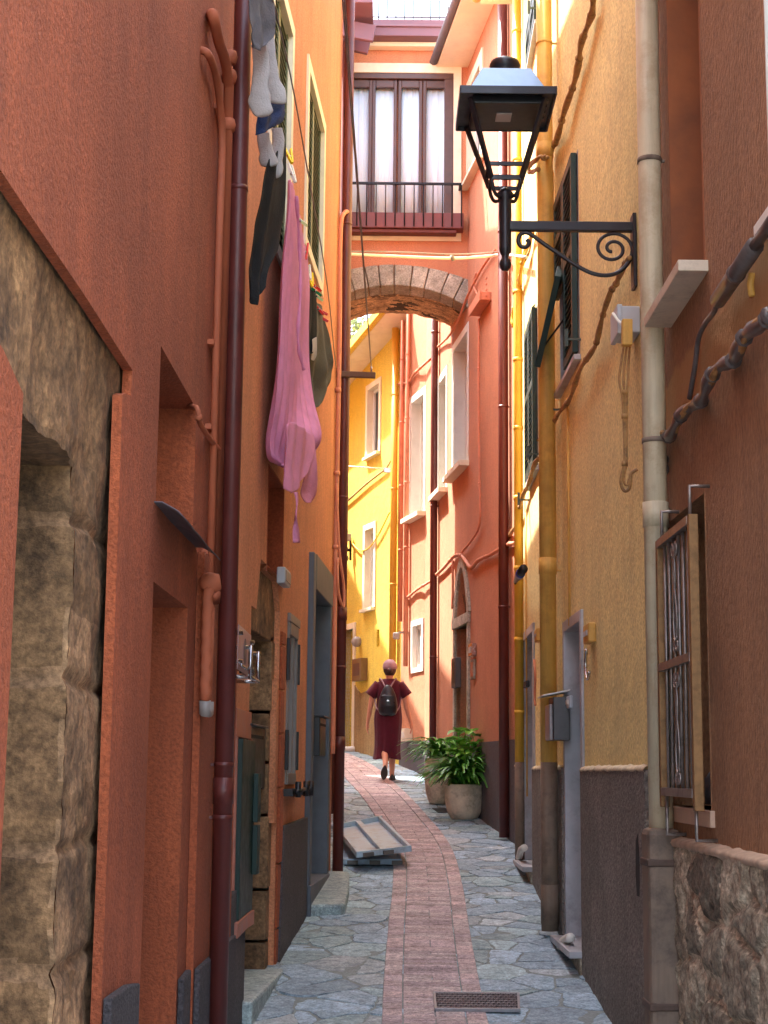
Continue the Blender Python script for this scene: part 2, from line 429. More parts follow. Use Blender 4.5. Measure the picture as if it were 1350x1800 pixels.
# ---------------------------------------------------------------- facades
def inside(pt, poly):
    x, y = pt; c = False; n = len(poly)
    for i in range(n):
        x1, y1 = poly[i]; x2, y2 = poly[i - 1]
        if (y1 > y) != (y2 > y) and x < (x2 - x1) * (y - y1) / (y2 - y1) + x1: c = not c
    return c
def facade(W, z0, z1, depth, holes, s0=0, s1=None, reveals=True):
    """front sheet with real openings, their reveals, and the solid block behind"""
    s1 = W.L if s1 is None else s1
    mb = MB()
    bends = [t for t in W.S[1:-1] if s0 < t < s1]
    outer = [(s0, z0)] + [(t, z0) for t in bends] + [(s1, z0), (s1, z1)] + [(t, z1) for t in reversed(bends)] + [(s0, z1)]
    pts = [Vector(p) for p in outer]; edges = [(i, (i + 1) % len(outer)) for i in range(len(outer))]
    nb = len(bends)
    for k in range(nb):   # bend lines, only where no hole crosses them
        edges.append((1 + k, len(outer) - 2 - k))
    for h in holes:
        b = len(pts); pts += [Vector(p) for p in h['poly']]; n = len(h['poly'])
        edges += [(b + i, b + (i + 1) % n) for i in range(n)]
    ov, oe, of, *_ = geometry.delaunay_2d_cdt(pts, edges, [], 0, 1e-6)
    ff = []
    for f in of:
        cx = sum(ov[i].x for i in f) / 3; cy = sum(ov[i].y for i in f) / 3
        if any(inside((cx, cy), h['poly']) for h in holes): continue
        ff.append(f)
    mb.add([W.P(v.x, 0, v.y) for v in ov], ff)
    for h in holes:
        d = h.get('depth', .2); p = h['poly']; n = len(p)
        vs = [W.P(s, 0, z) for s, z in p] + [W.P(s, -d, z) for s, z in p]
        mb.add(vs, [(i, (i + 1) % n, n + (i + 1) % n, n + i) for i in range(n)], mi=h.get('mi', 0))
        if h.get('back', True): mb.add([W.P(s, -d, z) for s, z in p], [tuple(range(n))], mi=h.get('bmi', h.get('mi', 0)))
    # the block behind
    ss = [s0] + bends + [s1]
    T = [W.P(s, 0, z1) for s in ss]; B = [W.P(s, 0, z0) for s in ss]
    nn = W.N((s0 + s1) / 2)
    T2 = [T[0] - nn * depth, T[-1] - nn * depth]; B2 = [B[0] - nn * depth, B[-1] - nn * depth]
    mb.add(T + T2[::-1], [tuple(range(len(T) + 2))])
    mb.add([T[0], T2[0], B2[0], B[0]], [(0, 1, 2, 3)])
    mb.add([T[-1], T2[1], B2[1], B[-1]], [(0, 1, 2, 3)])
    mb.add([T2[0], T2[1], B2[1], B2[0]], [(0, 1, 2, 3)])
    return mb
def rect(s0, s1, z0, z1): return [(s0, z0), (s1, z0), (s1, z1), (s0, z1)]
def rr(W, a, b, o=0.0):
    """two pixel corners on wall W -> s0,s1,z0,z1"""
    s1, za = W.hit(*a, o); s2, zb = W.hit(*b, o)
    return min(s1, s2), max(s1, s2), min(za, zb), max(za, zb)
# ---------------------------------------------------------------- plan lines of the alley walls
WL = Wall([(-.94, -3), (-.80, 9.3), (-.46, 14.95)], 1)
WR1 = Wall([(1.40, -3), (1.38, 8.0)], -1)
WR2 = Wall([(1.38, 8.0), (1.34, 12.2), (1.40, 16.6)], -1)
WR3 = Wall([(1.42, 16.6), (.61, 23.1), (.28, 24.35)], -1)
WY = Wall([(.28, 24.35), (-.62, 26.9), (-.85, 27.6)], -1)
BY = 19.65; BY2 = 20.95
# older ochre paint left bare between the two cable runs of the brown wall
def repaint(m, W, up, lo, col):
    nt = m.node_tree; nd, lk = nt.nodes, nt.links; bs = nd['Principled BSDF']; src = bs.inputs['Base Color'].links[0].from_socket
    g = nd.new('ShaderNodeNewGeometry'); sp = nd.new('ShaderNodeSeparateXYZ'); lk.new(g.outputs['Position'], sp.inputs[0])
    n = nz(nd, lk, g.outputs['Position'], 6, 5, .7); n = math_(nd, lk, 'MULTIPLY', math_(nd, lk, 'SUBTRACT', n, .5), .16)
    fs = []
    for (p, q), sg in ((up, -1), (lo, 1)):
        A, B = W.W(*p), W.W(*q); k = (B.z - A.z) / (B.y - A.y)
        line = math_(nd, lk, 'ADD', math_(nd, lk, 'MULTIPLY', sp.outputs['Y'], k), A.z - k * A.y)
        d = math_(nd, lk, 'MULTIPLY', math_(nd, lk, 'SUBTRACT', math_(nd, lk, 'ADD', sp.outputs['Z'], n), line), sg)
        fs.append(math_(nd, lk, 'MULTIPLY', d, 40, True))
    f = math_(nd, lk, 'MULTIPLY', math_(nd, lk, 'MULTIPLY', fs[0], fs[1]), .85)
    lk.new(mixc(nd, lk, f, src, col), bs.inputs['Base Color'])
repaint(brownw, WR1, ((1352, 400), (1180, 660)), ((1352, 560), (1158, 780)), rgb(176, 134, 84))
def zat(W, s, o, py, px=675):
    D = W.P(s, o, 0).y; d = ray(px, py); return CZ + d[2] / d[1] * D

def rough(mb, P0, U, V, lu, lv, du, keep=None, amp=.015, freq=4, normal=None, joints=None, tone=None, jd=.012, mi=0, fine=.3, vec=None):
    """displaced sheet: P0 + u*U + v*V, pushed along normal by 3-D noise; joints(u,v)->0..1 groove"""
    nu = max(2, int(lu / du)); nv = max(2, int(lv / du))
    nrm = normal or U.cross(V).normalized(); rows = []; keepf = []
    for i in range(nv + 1):
        r = []
        for j in range(nu + 1):
            u = lu * j / nu; v = lv * i / nv; p = P0 + U * u + V * v
            if vec is not None:
                h3 = (noise.noise_vector(p * freq) + noise.noise_vector(p * freq * 2.3) * .5 + noise.noise_vector(p * freq * 5) * .36 + noise.noise_vector(p * freq * 12) * .26) * amp
                q = p + h3 + vec * ((joints(u, v, p) if joints else 0) * jd)
            else:
                h = noise.fractal(p * freq, .7, 2.1, 5) * amp + noise.fractal(p * freq * 6, .6, 2.0, 3) * amp * fine
                if joints: h -= joints(u, v, p) * jd
                q = p + nrm * h
            r.append(q)
        rows.append(r)
    base = len(mb.v)
    for r in rows: mb.v += r
    for i in range(nv):
        for j in range(nu):
            u = lu * (j + .5) / nu; v = lv * (i + .5) / nv
            if keep and not keep(u, v): continue
            a = base + i * (nu + 1) + j
            mb.f.append((a, a + 1, a + nu + 2, a + nu + 1)); mb.mi.append(mi); mb.sm.append(True)
            mb.c.append(tone(u, v, P0 + U * u + V * v) if tone else (1, 1, 1))
def cell_joint(p, size, w=.1):
    d, _ = noise.voronoi(Vector((p.x / size[0], p.y / size[1], p.z / size[2])))
    e = d[1] - d[0]
    return max(0.0, 1 - e / w)
def cell_tone(p, size, a=.75, b=1.15):
    d, q = noise.voronoi(Vector((p.x / size[0], p.y / size[1], p.z / size[2])))
    t = noise.cell(q[0] * 7.31)
    e = d[1] - d[0]
    k = a + (b - a) * t
    if e < .08: k = 1.25
    return (k, k * .98, k * .95)

# ---------------------------------------------------------------- ground
mb = MB()
ys = [-60, -20, -3, 0, 2, 5, 7, 9.5, 12, 14.1, 16, 18.5, 20, 22.5, 25, 28, 34, 60, 300, 4000]
xs = [-4000, -300, -40, -8, -3, 0, 3, 8, 40, 300, 4000]
rows = [[(x, y, gz(y) - .004) for x in xs] for y in ys]
mb.grid(rows, smooth=False)
single('ground', mb, mortar, 'grey jointing mortar and earth under the alley paving', 'ground', kind='structure', loc=(0, 0, 0))

# irregular flagstones: Voronoi cells, shrunk by the joint
def clip(poly, mx, my, nx, ny):
    out = []
    for i in range(len(poly)):
        a = poly[i]; b = poly[(i + 1) % len(poly)]
        da = (a[0] - mx) * nx + (a[1] - my) * ny; db = (b[0] - mx) * nx + (b[1] - my) * ny
        if da <= 0: out.append(a)
        if (da < 0 < db) or (db < 0 < da):
            t = da / (da - db); out.append((a[0] + t * (b[0] - a[0]), a[1] + t * (b[1] - a[1])))
    return out
rg = random.Random(5)
cell = .27; seeds = []
X0, X1, Y0, Y1 = -3.6, 2.1, 3.0, 28.4
for i in range(int((X1 - X0) / cell)):
    for j in range(int((Y1 - Y0) / cell)):
        x = X0 + (i + .5) * cell; y = Y0 + (j + .5) * cell
        if x < -1.3 and y < 20: continue
        if rg.random() < .26: continue
        seeds.append((x + rg.uniform(-.19, .19), y + rg.uniform(-.17, .17)))
        if rg.random() < .12: seeds.append((x + rg.uniform(-.15, .15), y + rg.uniform(-.15, .15)))
mb = MB(); rs = random.Random(9)
for k, (sx, sy) in enumerate(seeds):
    poly = [(sx - .5, sy - .5), (sx + .5, sy - .5), (sx + .5, sy + .5), (sx - .5, sy + .5)]
    for (qx, qy) in seeds:
        dx, dy = qx - sx, qy - sy
        if (dx or dy) and abs(dx) < .95 and abs(dy) < .95:
            L = math.hypot(dx, dy); g = .004 + .003 * ((k * 37) % 5) / 5
            poly = clip(poly, (sx + qx) / 2 - dx / L * g, (sy + qy) / 2 - dy / L * g, dx / L, dy / L)
            if not poly: break
    if len(poly) < 3: continue
    out = []
    for i in range(len(poly)):                     # ragged, slightly rounded edges
        a = Vector(poly[i]); b = Vector(poly[(i + 1) % len(poly)]); L = (b - a).length
        if L < .03: out.append((a + b) / 2); continue
        n = max(2, int(L / .035)); nn = Vector(((b - a).y, -(b - a).x)) / L
        for j in range(n):
            t = (j + .5) / n; p = a + (b - a) * t
            out.append(p + nn * (noise.noise(Vector((p.x * 16, p.y * 16, 3))) * .016 - .001))
    tiltx, tilty = rs.uniform(-.02, .02), rs.uniform(-.02, .02); lift = rs.uniform(-.004, .004)
    top = []; low = []; ctr = Vector((sum(p.x for p in out) / len(out), sum(p.y for p in out) / len(out)))
    for p in out:
        q = ctr + (p - ctr) * .975
        h = lift + (p.x - ctr.x) * tiltx + (p.y - ctr.y) * tilty
        top.append((q.x, q.y, gz(q.y) + h)); low.append((p.x, p.y, gz(p.y) - .02 + lift * .5))
    g = rs.random(); t = .70 + .45 * rs.random()
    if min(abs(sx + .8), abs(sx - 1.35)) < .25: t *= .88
    col = (t * (1.0 + (.12 if g > .85 else -.04)), t, t * (1.05 if g < .6 else .93))
    # top as a fan with an inner ring carrying small height noise
    n = len(top); inner = []
    for q in top:
        p = ctr + (Vector(q[:2]) - ctr) * .6
        inner.append((p.x, p.y, gz(p.y) + lift + (p.x - ctr.x) * tiltx + (p.y - ctr.y) * tilty + noise.noise(Vector((p.x * 9, p.y * 9, 1))) * .006 + .002))
    vs = top + low + inner + [(ctr.x, ctr.y, gz(ctr.y) + lift + .004)]
    fs = [(i, (i + 1) % n, n + (i + 1) % n, n + i) for i in range(n)]
    fs += [(i, (i + 1) % n, 2 * n + (i + 1) % n, 2 * n + i) for i in range(n)] + [(2 * n + i, 2 * n + (i + 1) % n, 3 * n) for i in range(n)]
    mb.add(vs, fs, col=col)
single('paving', mb, flag, 'blue grey slate crazy paving of the sloping alley', 'paving', kind='structure', loc=(0, 0, 0))

# the brick strip winding up the middle
SC = smooth_path([(.30, 2, 0), (.31, 6, 0), (.32, 9.5, 0), (.36, 12, 0), (.41, 14.1, 0), (.42, 16, 0), (.36, 17.4, 0), (.24, 18.8, 0), (.07, 20.5, 0), (-.12, 22.0, 0), (-.44, 24.2, 0), (-1.0, 26.2, 0), (-1.9, 27.3, 0), (-3.0, 27.9, 0)], 24)
def strip_frame(path, d):
    acc = 0
    for a, b in zip(path, path[1:]):
        L = (b - a).length
        if acc + L >= d:
            e = (b - a) / L; return a + e * (d - acc), e
        acc += L
    return None
TL = sum((b - a).length for a, b in zip(SC, SC[1:])) - .3
mb = MB(); bed = MB(); rs = random.Random(3)
brows = []
d = 0
def SP(d, u, h):
    q = strip_frame(SC, d)
    p, e = q; n = Vector((e.y, -e.x, 0)); w = p + n * u
    return (w.x, w.y, gz(w.y) + h)
while d < TL:
    brows.append([SP(d, -.306, .004), SP(d, .306, .004)]); d += .1
bed.grid(brows, smooth=False)
low = [[(r[0][0], r[0][1], r[0][2] - .03), r[0]] for r in brows]; bed.grid(low, smooth=False)
low = [[r[1], (r[1][0], r[1][1], r[1][2] - .03)] for r in brows]; bed.grid(low, smooth=False)
def brk(d0, d1, u0, u1, h=.0):
    t = rs.uniform(.72, 1.16); r = rs.random()
    c = (t * (1.0 + .06 * (r > .7)), t * (1 - .05 * (r < .25)), t)
    z1 = .013 + rs.uniform(-.0015, .0015); b = .004
    vs = [SP(d0, u0, .0), SP(d0, u1, .0), SP(d1, u1, .0), SP(d1, u0, .0),
          SP(d0, u0, z1 - b), SP(d0, u1, z1 - b), SP(d1, u1, z1 - b), SP(d1, u0, z1 - b),
          SP(d0 + b, u0 + b, z1), SP(d0 + b, u1 - b, z1), SP(d1 - b, u1 - b, z1), SP(d1 - b, u0 + b, z1)]
    mb.add(vs, [(0, 1, 5, 4), (1, 2, 6, 5), (2, 3, 7, 6), (3, 0, 4, 7), (4, 5, 9, 8), (5, 6, 10, 9), (6, 7, 11, 10), (7, 4, 8, 11), (8, 9, 10, 11)], col=c)
d = .5
while d < TL - .3:
    w = .062 if int(d * 3) % 4 else .122
    brk(d, d + w - .006, -.178, .178 if rs.random() < .6 else .002)
    if mb.v and abs((mb.v[-11] - mb.v[-12]).length) < .25: brk(d, d + w - .006, .008, .178)
    d += w + .002
for side in (-1, 1):
    d = .5 + (side > 0) * .07
    while d < TL - .4:
        u0, u1 = sorted((side * .186, side * .302)); brk(d, d + .144, u0, u1); d += .15
single('brick_path', mb, brick, 'pink brick strip winding up the middle of the alley', 'path', kind='structure', loc=(0, 0, 0))
single('path_bed', bed, mortar, 'mortar bed under the pink brick strip', 'path', kind='structure', loc=(0, 0, 0))

# ---------------------------------------------------------------- window and door builders
def window(b, W, s0, s1, z0, z1, d, casing=.0, cw=.07, cmat=None, rmat=None, fmat=None, leaves=2, sill=None, smat=None, glass=None, fw=.05, bars_n=0, split=None, sill_h=.05, sill_e=.06, o_in=.07):
    wp = MB()
    if casing:
        wp.wbox(W, s0 - cw, s0, .001, casing, z0 - cw * (sill is None), z1 + cw)
        wp.wbox(W, s1, s1 + cw, .001, casing, z0 - cw * (sill is None), z1 + cw)
        wp.wbox(W, s0, s1, .001, casing, z1, z1 + cw)
        if sill is None: wp.wbox(W, s0, s1, .001, casing, z0 - cw, z0)
    # lining of the opening, 3 mm proud of the masonry
    t = .012; oo = casing if casing else .003
    wp.wbox(W, s0, s0 + t, -d + .002, oo, z0, z1); wp.wbox(W, s1 - t, s1, -d + .002, oo, z0, z1)
    wp.wbox(W, s0 + t, s1 - t, -d + .002, oo, z1 - t, z1)
    o = part('window', wp, [cmat or rmat], b)
    f = MB(); g0, g1 = s0 + t, s1 - t; di = d - o_in
    f.wbox(W, g0, g0 + fw, -d + .01, -di, z0, z1 - t); f.wbox(W, g1 - fw, g1, -d + .01, -di, z0, z1 - t)
    f.wbox(W, g0 + fw, g1 - fw, -d + .01, -di, z1 - t - fw, z1 - t); f.wbox(W, g0 + fw, g1 - fw, -d + .01, -di, z0, z0 + fw)
    for k in range(1, leaves):
        m = g0 + (g1 - g0) * k / leaves; f.wbox(W, m - fw * .6, m + fw * .6, -d + .012, -di + .008, z0 + fw, z1 - t - fw)
    if split:
        zz = z0 + (z1 - z0) * split; f.wbox(W, g0 + fw, g1 - fw, -d + .014, -di - .003, zz - .02, zz + .02)
    part('frame', f, fmat or white, o, bevel=.003)
    p = MB(); p.wbox(W, g0 + fw * .5, g1 - fw * .5, -d + .03, -d + .036, z0 + .01, z1 - t - fw * .5)
    part('pane', p, glass or glass_d, o)
    if sill:
        q = MB(); q.wbox(W, s0 - sill_e, s1 + sill_e, -d + .005, sill, z0 - sill_h, z0)
        part('sill', q, smat or cmat or rmat, o, bevel=.004)
    return o
def H(s0, s1, z0, z1, depth=.25, **k): return dict(poly=rect(s0, s1, z0, z1), depth=depth, **k)
def eave(b, W, s0, s1, z, over, mat, thick=.12, gut=None):
    m = MB(); m.wbox(W, s0, s1, -.3, over, z, z + thick); part('eave', m, mat, b, bevel=.004)
    if gut:
        ss = [s0] + [t for t in W.S[1:-1] if s0 < t < s1] + [s1]
        g = MB(); g.tube([W.P(s, over + .045, z + .07) for s in ss], .055, 10); part('gutter', g, gut, b)
def downpipe(b, W, s, o, z0, z1, r, mat, collars=(), brackets=(), name='downpipe'):
    m = MB(); m.tube([W.P(s, o, z0), W.P(s, o, z1)], r, 18)
    for z in collars: m.tube([W.P(s, o, z - .06), W.P(s, o, z + .06)], r * 1.09, 18)
    p = part(name, m, mat, b)
    for z in brackets:
        k = MB(); k.tube([W.P(s, o, z - .012), W.P(s, o, z + .012)], r * 1.07, 18); k.bar(W.P(s, -.01, z), W.P(s, o, z), .012, .012)
        k.bar(W.P(s + r * 1.05, o + .01, z), W.P(s + r * 1.05 + .03, o + .01, z), .014, .02)
        part('bracket', k, mat if mat not in (creampipe,) else greypipe, p)
    return p

# ================================================================ LEFT: near terracotta house
hL = thing('terracotta_house', (-1, 4, 0), 'dark terracotta house on the left with a bare stone doorway surround', 'house')
SB = WL.hit(413, 900)[0]
nich = [(6.71, -.5), (8.03, -.5), (8.05, 1.4), (8.02, 2.84), (8.08, 2.86), (8.18, 2.875), (8.19, 2.965), (7.4, 2.975), (6.6, 2.97), (5.6, 2.975), (5.6, 2.63), (6.3, 2.60), (6.50, 2.585), (6.71, 2.53)]
holes = [dict(poly=nich, depth=.032, back=False),
         H(8.78, 9.83, 2.62, 3.21, .3), H(8.79, 9.74, -.4, 2.325, .32)]
part('wall', facade(WL, -.5, 9.9, 5, holes, 4.6, SB), [terra, terra_smooth], hL)
mb = MB()
# proud plaster panel between door recess and downpipe
mb.wbox(WL, 10.0, SB - .02, .002, .034, -.4, 2.60)
part('plaster_panel', mb, terra, hL)
for poly_, o0_, o1_ in (([(8.02, -.4), (8.60, -.4), (8.60, .93), (8.40, .95), (8.06, .955)], .002, .03), ([(9.76, -.4), (9.99, -.4), (9.99, .81), (9.76, .80)], .002, .028), ([(10.0, -.4), (SB, -.4), (SB, .80), (10.02, .81)], .036, .062)):
    mb = MB(); mb.slab(WL, poly_, o0_, o1_); part('plinth', mb, dado_l, hL, bevel=.006)
# stone surround: lintel and jamb, cut by the doorway
N0 = WL.N(7); T0 = WL.T(7)
rg = random.Random(21); zj = [-.5]; 
while zj[-1] < 3.1: zj.append(zj[-1] + rg.uniform(.28, .52))
tones = [rg.uniform(.62, 1.12) for _ in zj]
def jrow(p):
    k = 0
    zz = p.z + noise.noise(Vector((p.x * 3, p.y * 3, p.z * 2))) * .03
    for i in range(len(zj) - 1):
        if zj[i] <= zz: k = i
    return k, min(abs(zz - zj[k]), abs(zj[k + 1] - zz))
def jjoint(u, v, p):
    if p.z > 2.5: return 0
    k, e = jrow(p); return max(0, 1 - e / .03)
def jtone(u, v, p):
    t = noise.noise(p * 2.3) * .22
    if p.z > 2.56: k = .95 + t; return (k * 1.04, k * .98, k * .86)
    kk, e = jrow(p); k = tones[kk] + t
    if e < .028: k = 1.15 + t; return (k, k * .98, k * .96)
    if noise.noise(p * 5 + Vector((9, 9, 9))) > .3: k *= 1.3
    if p.y > 4.57 and noise.noise(p * 7) > -.2 and v < 2.6 and abs((p - P0).dot(N0)) < .02: k *= 1.45; return (k, k * .99, k * .96)
    return (k, k * .95, k * .84)
mb = MB(); VJ = (T0 - N0).normalized()
P0 = WL.P(5.4, -.05, -.5)
rough(mb, P0, T0, Vector((0, 0, 1)), 2.95, 3.6, .015, keep=lambda u, v: not (u + 5.4 < 7.59 and v - .5 < 2.53), vec=VJ, amp=.017, freq=3.4, normal=N0, joints=jjoint, tone=jtone, jd=.03, fine=.35)
P1 = WL.P(7.59, -.05, -.5)
rough(mb, P1, -N0, Vector((0, 0, 1)), .6, 3.03, .015, vec=VJ, amp=.017, freq=3.4, normal=-T0, joints=jjoint, tone=jtone, jd=.03, fine=.35)
P2 = WL.P(6.4, -.05, 2.53)
rough(mb, P2, T0, -N0, 1.2, .6, .022, vec=VJ, amp=.017, freq=3.4, normal=Vector((0, 0, -1)), tone=jtone, fine=.35)
part('stone_surround', mb, brownstone, hL)
mb = MB(); mb.wbox(WL, 6.55, 7.62, -.60, -.55, -.4, 2.56)
for k in range(7): mb.wbox(WL, 6.57 + k * .145, 6.57 + k * .145 + .135, -.55, -.535, -.4, 2.5)
d_ = part('door', mb, brownwood, hL, bevel=.004)
mb = MB(); mb.wbox(WL, 6.60, 6.705, -.6, -.052, -.4, 2.52); part('doorway_jamb', mb, terra, hL)
mb = MB(); mb.wbox(WL, 8.79, 9.74, -.315, -.28, -.4, 2.32); mb.wbox(WL, 8.9, 9.2, -.28, -.265, .5, 2.1); mb.wbox(WL, 9.3, 9.62, -.28, -.265, .5, 2.1)
part('door', mb, brownwood, hL, bevel=.004)
mb = MB()
mb.wbox(WL, 8.79, 9.82, -.29, -.24, 2.63, 2.69); mb.wbox(WL, 8.79, 9.82, -.29, -.24, 3.14, 3.2)
for s in (8.8, 9.28, 9.76): mb.wbox(WL, s, s + .05, -.29, -.24, 2.69, 3.14)
wf = part('window', mb, blackp, hL, bevel=.003)
mb = MB(); mb.wbox(WL, 8.8, 9.8, -.285, -.28, 2.65, 3.18); part('pane', mb, glass_d, wf)
mb = MB()
for z in (2.95, 3.12): mb.bar(WL.P(8.98, -.24, z), WL.P(8.98, -.10, z - .06), .025, .03); 
part('latch', mb, black, wf)
# bent grey metal sill
mb = MB()
prof = [(-.29, 2.622), (.03, 2.612), (.075, 2.585), (.09, 2.575), (.11, 2.555)]
rows = []
for k in range(9):
    s = 8.74 + (9.95 - 8.74) * k / 8
    rows.append([WL.P(s, o, z + noise.noise(Vector((s * 3, o * 9, 0))) * .012) for o, z in prof])
mb.grid(rows)
part('metal_sill', mb, lead, wf, solid=.005)
# downpipe between the two houses
sp, _ = WL.hit(403, 900, .09)
downpipe(hL, WL, sp, .095, .1, 9.8, .044, redpipe, collars=(zat(WL, sp, .09, 1390, 400),), brackets=(zat(WL, sp, .09, 332, 415), zat(WL, sp, .09, 1437, 385), zat(WL, sp, .09, 1344, 385)))
eave(hL, WL, 4.6, SB, 9.9, .35, cream, gut=redpipe)
# conduits beside the downpipe
def cond(parent, W, pix, r, mat, o=.035, name='conduit', n=8, bands=0, k=3):
    pts = []
    for q in pix:
        oo = q[2] if len(q) > 2 else o
        s, z = W.hit(q[0], q[1], oo); pts.append(W.P(s, oo, z))
    pts = smooth_path(pts, k) if k > 1 else pts
    m = MB(); m.tube(pts, r, n)
    if bands:
        for i in range(2, len(pts) - 1, bands):
            t = (pts[i + 1] - pts[i]).normalized(); m.tube([pts[i] - t * .012, pts[i] + t * .012], r * 1.35, n)
    return part(name, m, mat, parent)
s_ = WL.hit(382, 900, .045)[0]; z_ = WL.hit(410, 165, .045)[1]
mb = MB(); zt = WL.hit(370, 25, .03)
pts = [WL.P(WL.hit(372, 40, .0)[0], -.01, WL.hit(372, 40, .0)[1]), WL.P(zt[0], .04, zt[1]), WL.P(zt[0] + (s_ - zt[0]) * .3, .045, zt[1] - .03), WL.P(zt[0] + (s_ - zt[0]) * .75, .045, (zt[1] + z_) / 2), WL.P(s_, .045, z_ - .05)]
mb.tube(smooth_path(pts, 5) + [WL.P(s_, .045, 2.4), WL.P(s_, .045, zat(WL, s_, .04, 1040, 370))], .026, 10)
pts = [WL.P(zt[0] - .06, .0, zt[1] - .2), WL.P(zt[0] - .05, .035, zt[1] - .22), WL.P((zt[0] + s_ - .14) / 2, .035, (zt[1] + z_) / 2 - .2), WL.P(s_ - .14, .035, z_ - .35), WL.P(s_ - .14, .035, z_ - .7)]
mb.tube(smooth_path(pts, 5) + [WL.P(s_ - .14, .035, 2.2)], .018, 8)
for z in (4.75, 3.6, 3.2, 2.62): mb.wbox(WL, s_ - .2, s_ + .07, .001, .03, z - .012, z + .012)
for dz in (0, .1, -.25): mb.lathe([(.033, -.03), (.04, 0), (.033, .03)], WL.P(s_, .045, z_ + dz), 10)
part('conduit', mb, terpipe, hL)
s_, z_ = WL.hit(363, 1025, .05)
mb = MB(); zb = zat(WL, s_, .05, 1232, 360)
mb.lathe([(.02, -.05), (.045, -.03), (.05, 0), (.035, .04)], WL.P(s_, .07, z_), 12, M=Matrix.Rotation(R(80), 3, 'Y'))
pth = [WL.P(s_ - .02, .06, z_ - .02)] + [WL.P(s_ - .02, .06 + .004 * (-1) ** k, z_ + (zb - z_) * (k + 1) / 14) for k in range(14)]
mb.tube(pth, [.023 + .003 * (k % 2) for k in range(15)], 10)
mb.tube([WL.P(s_ + .09, .06, z_ - .1), WL.P(s_ + .09, .06, zb)], .019, 10)
part('conduit', mb, terpipe, hL)
mb = MB(); mb.tube([WL.P(s_ - .02, .06, zb), WL.P(s_ - .01, .06, zb - .05), WL.P(s_ + .09, .06, zb - .05), WL.P(s_ + .09, .06, zb)], .026, 10)
part('conduit_end', mb, cable_g, hL)
cond(hL, WL, [(292, 716, -.2), (318, 716, -.08), (345, 716, .02), (352, 745), (372, 775), (392, 797, .05)], .012, terpipe, bands=6)

# ================================================================ LEFT: far salmon house with stone doorway
hM = thing('salmon_house', (-.8, 12, .4), 'salmon house on the left hung with laundry, black framed window and slate door frame', 'house')
a0, a1, az0, az1 = rr(WL, (472, 815), (496, 1030))
w1 = rr(WL, (541, 122), (563, 500))
w0 = (rr(WL, (480, -60), (503, 474)))
sw = rr(WL, (508, 1092), (519, 1378), .01)
dd = rr(WL, (443, 1060), (489, 1270))
ds = rr(WL, (546, 1035), (566, 1535))
stepz = gz(13.5)
doorpoly = [(dd[0], -.4), (dd[1], -.4), (dd[1], 1.3), (dd[1] - .12, 1.3), (dd[1] - .12, 2.25), (dd[1] - .02, 2.25), (dd[1] - .02, 2.72), (dd[1] - .25, 2.95), (dd[0] + .35, 2.95), (dd[0] + .2, 2.62), (dd[0] - .02, 2.62), (dd[0] - .02, 1.75), (dd[0] - .14, 1.75), (dd[0] - .14, 1.1), (dd[0], 1.1)]
holes = [H(*w1[:2], w1[2], w1[3], .16), H(*w0[:2], w0[2], w0[3], .16), H(a0, a1, az0, az1, .22), H(*sw, .12),
         dict(poly=doorpoly, depth=.04, back=False), H(ds[0] - .15, ds[1] + .13, -.2, ds[3] + .27, .04, back=False)]
gs = rr(WL, (413, 1243), (431, 1600))
holes.append(H(*gs, .1))
part('wall', facade(WL, -.5, 10.6, 5, holes, SB + .001, WL.L), [terra_up, terra_smooth], hM)
# (one paint over the full height; streaks and mottling are in the material)
for q, nm, lv in ((w1, 'a', 1), (w0, 'b', 1)):
    o = window(hM, WL, *q, .16, casing=.02, cw=.09, cmat=cream, fmat=green, leaves=2)
    for side in (0, 1):
        m = MB(); hw = (q[1] - q[0]) / 2
        s0, s1 = (q[0] + .015, q[0] + hw) if side == 0 else (q[1] - hw, q[1] - .015)
        n = int((q[3] - q[2]) / .055)
        m.wbox(WL, s0, s0 + .05, -.05, -.015, q[2] + .02, q[3] - .02); m.wbox(WL, s1 - .05, s1, -.05, -.015, q[2] + .02, q[3] - .02)
        for k in range(n):
            z = q[2] + .05 + k * .055
            a = WL.P(s0 + .05, -.05, z + .03); b = WL.P(s1 - .05, -.05, z + .03); c = WL.P(s1 - .05, -.018, z); d = WL.P(s0 + .05, -.018, z)
            m.add([a, b, c, d] + [v - Vector((0, 0, .008)) for v in (a, b, c, d)], [(0, 1, 2, 3), (7, 6, 5, 4), (0, 1, 5, 4), (1, 2, 6, 5), (2, 3, 7, 6), (3, 0, 4, 7)])
        sh = part('shutter', m, plain('olive_shutter_%s%d' % (nm, side), rgb(84, 92, 62), .55, 0, .25, 10), o)
window(hM, WL, a0, a1, az0, az1, .22, rmat=terra_smooth, fmat=blackp, leaves=1, fw=.06)
# green door shutter with pinkish timber frame close behind the downpipe
mb = MB(); mb.wbox(WL, gs[0], gs[1], -.095, .012, gs[3] - .16, gs[3] - .002); mb.wbox(WL, gs[1] - .03, gs[1] - .002, -.095, .02, gs[2], gs[3] - .16); mb.wbox(WL, gs[0] + .002, gs[0] + .03, -.095, .02, gs[2], gs[3] - .16)
mb.wbox(WL, gs[0] - .05, gs[1] + .03, .001, .05, gs[2] - .08, gs[2])
o = part('window', mb, plain('pinkish_timber', rgb(176, 112, 92), .5, 0, .2, 10), hM, bevel=.003)
mb = MB(); mb.wbox(WL, gs[0] + .035, gs[1] - .035, -.05, .045, gs[2] + .005, gs[3] - .17)
for z in (gs[2] + .35, gs[3] - .5): mb.wbox(WL, gs[1] - .10, gs[1] + .02, .046, .075, z - .14, z + .14)
part('shutter', mb, green, o, bevel=.003)
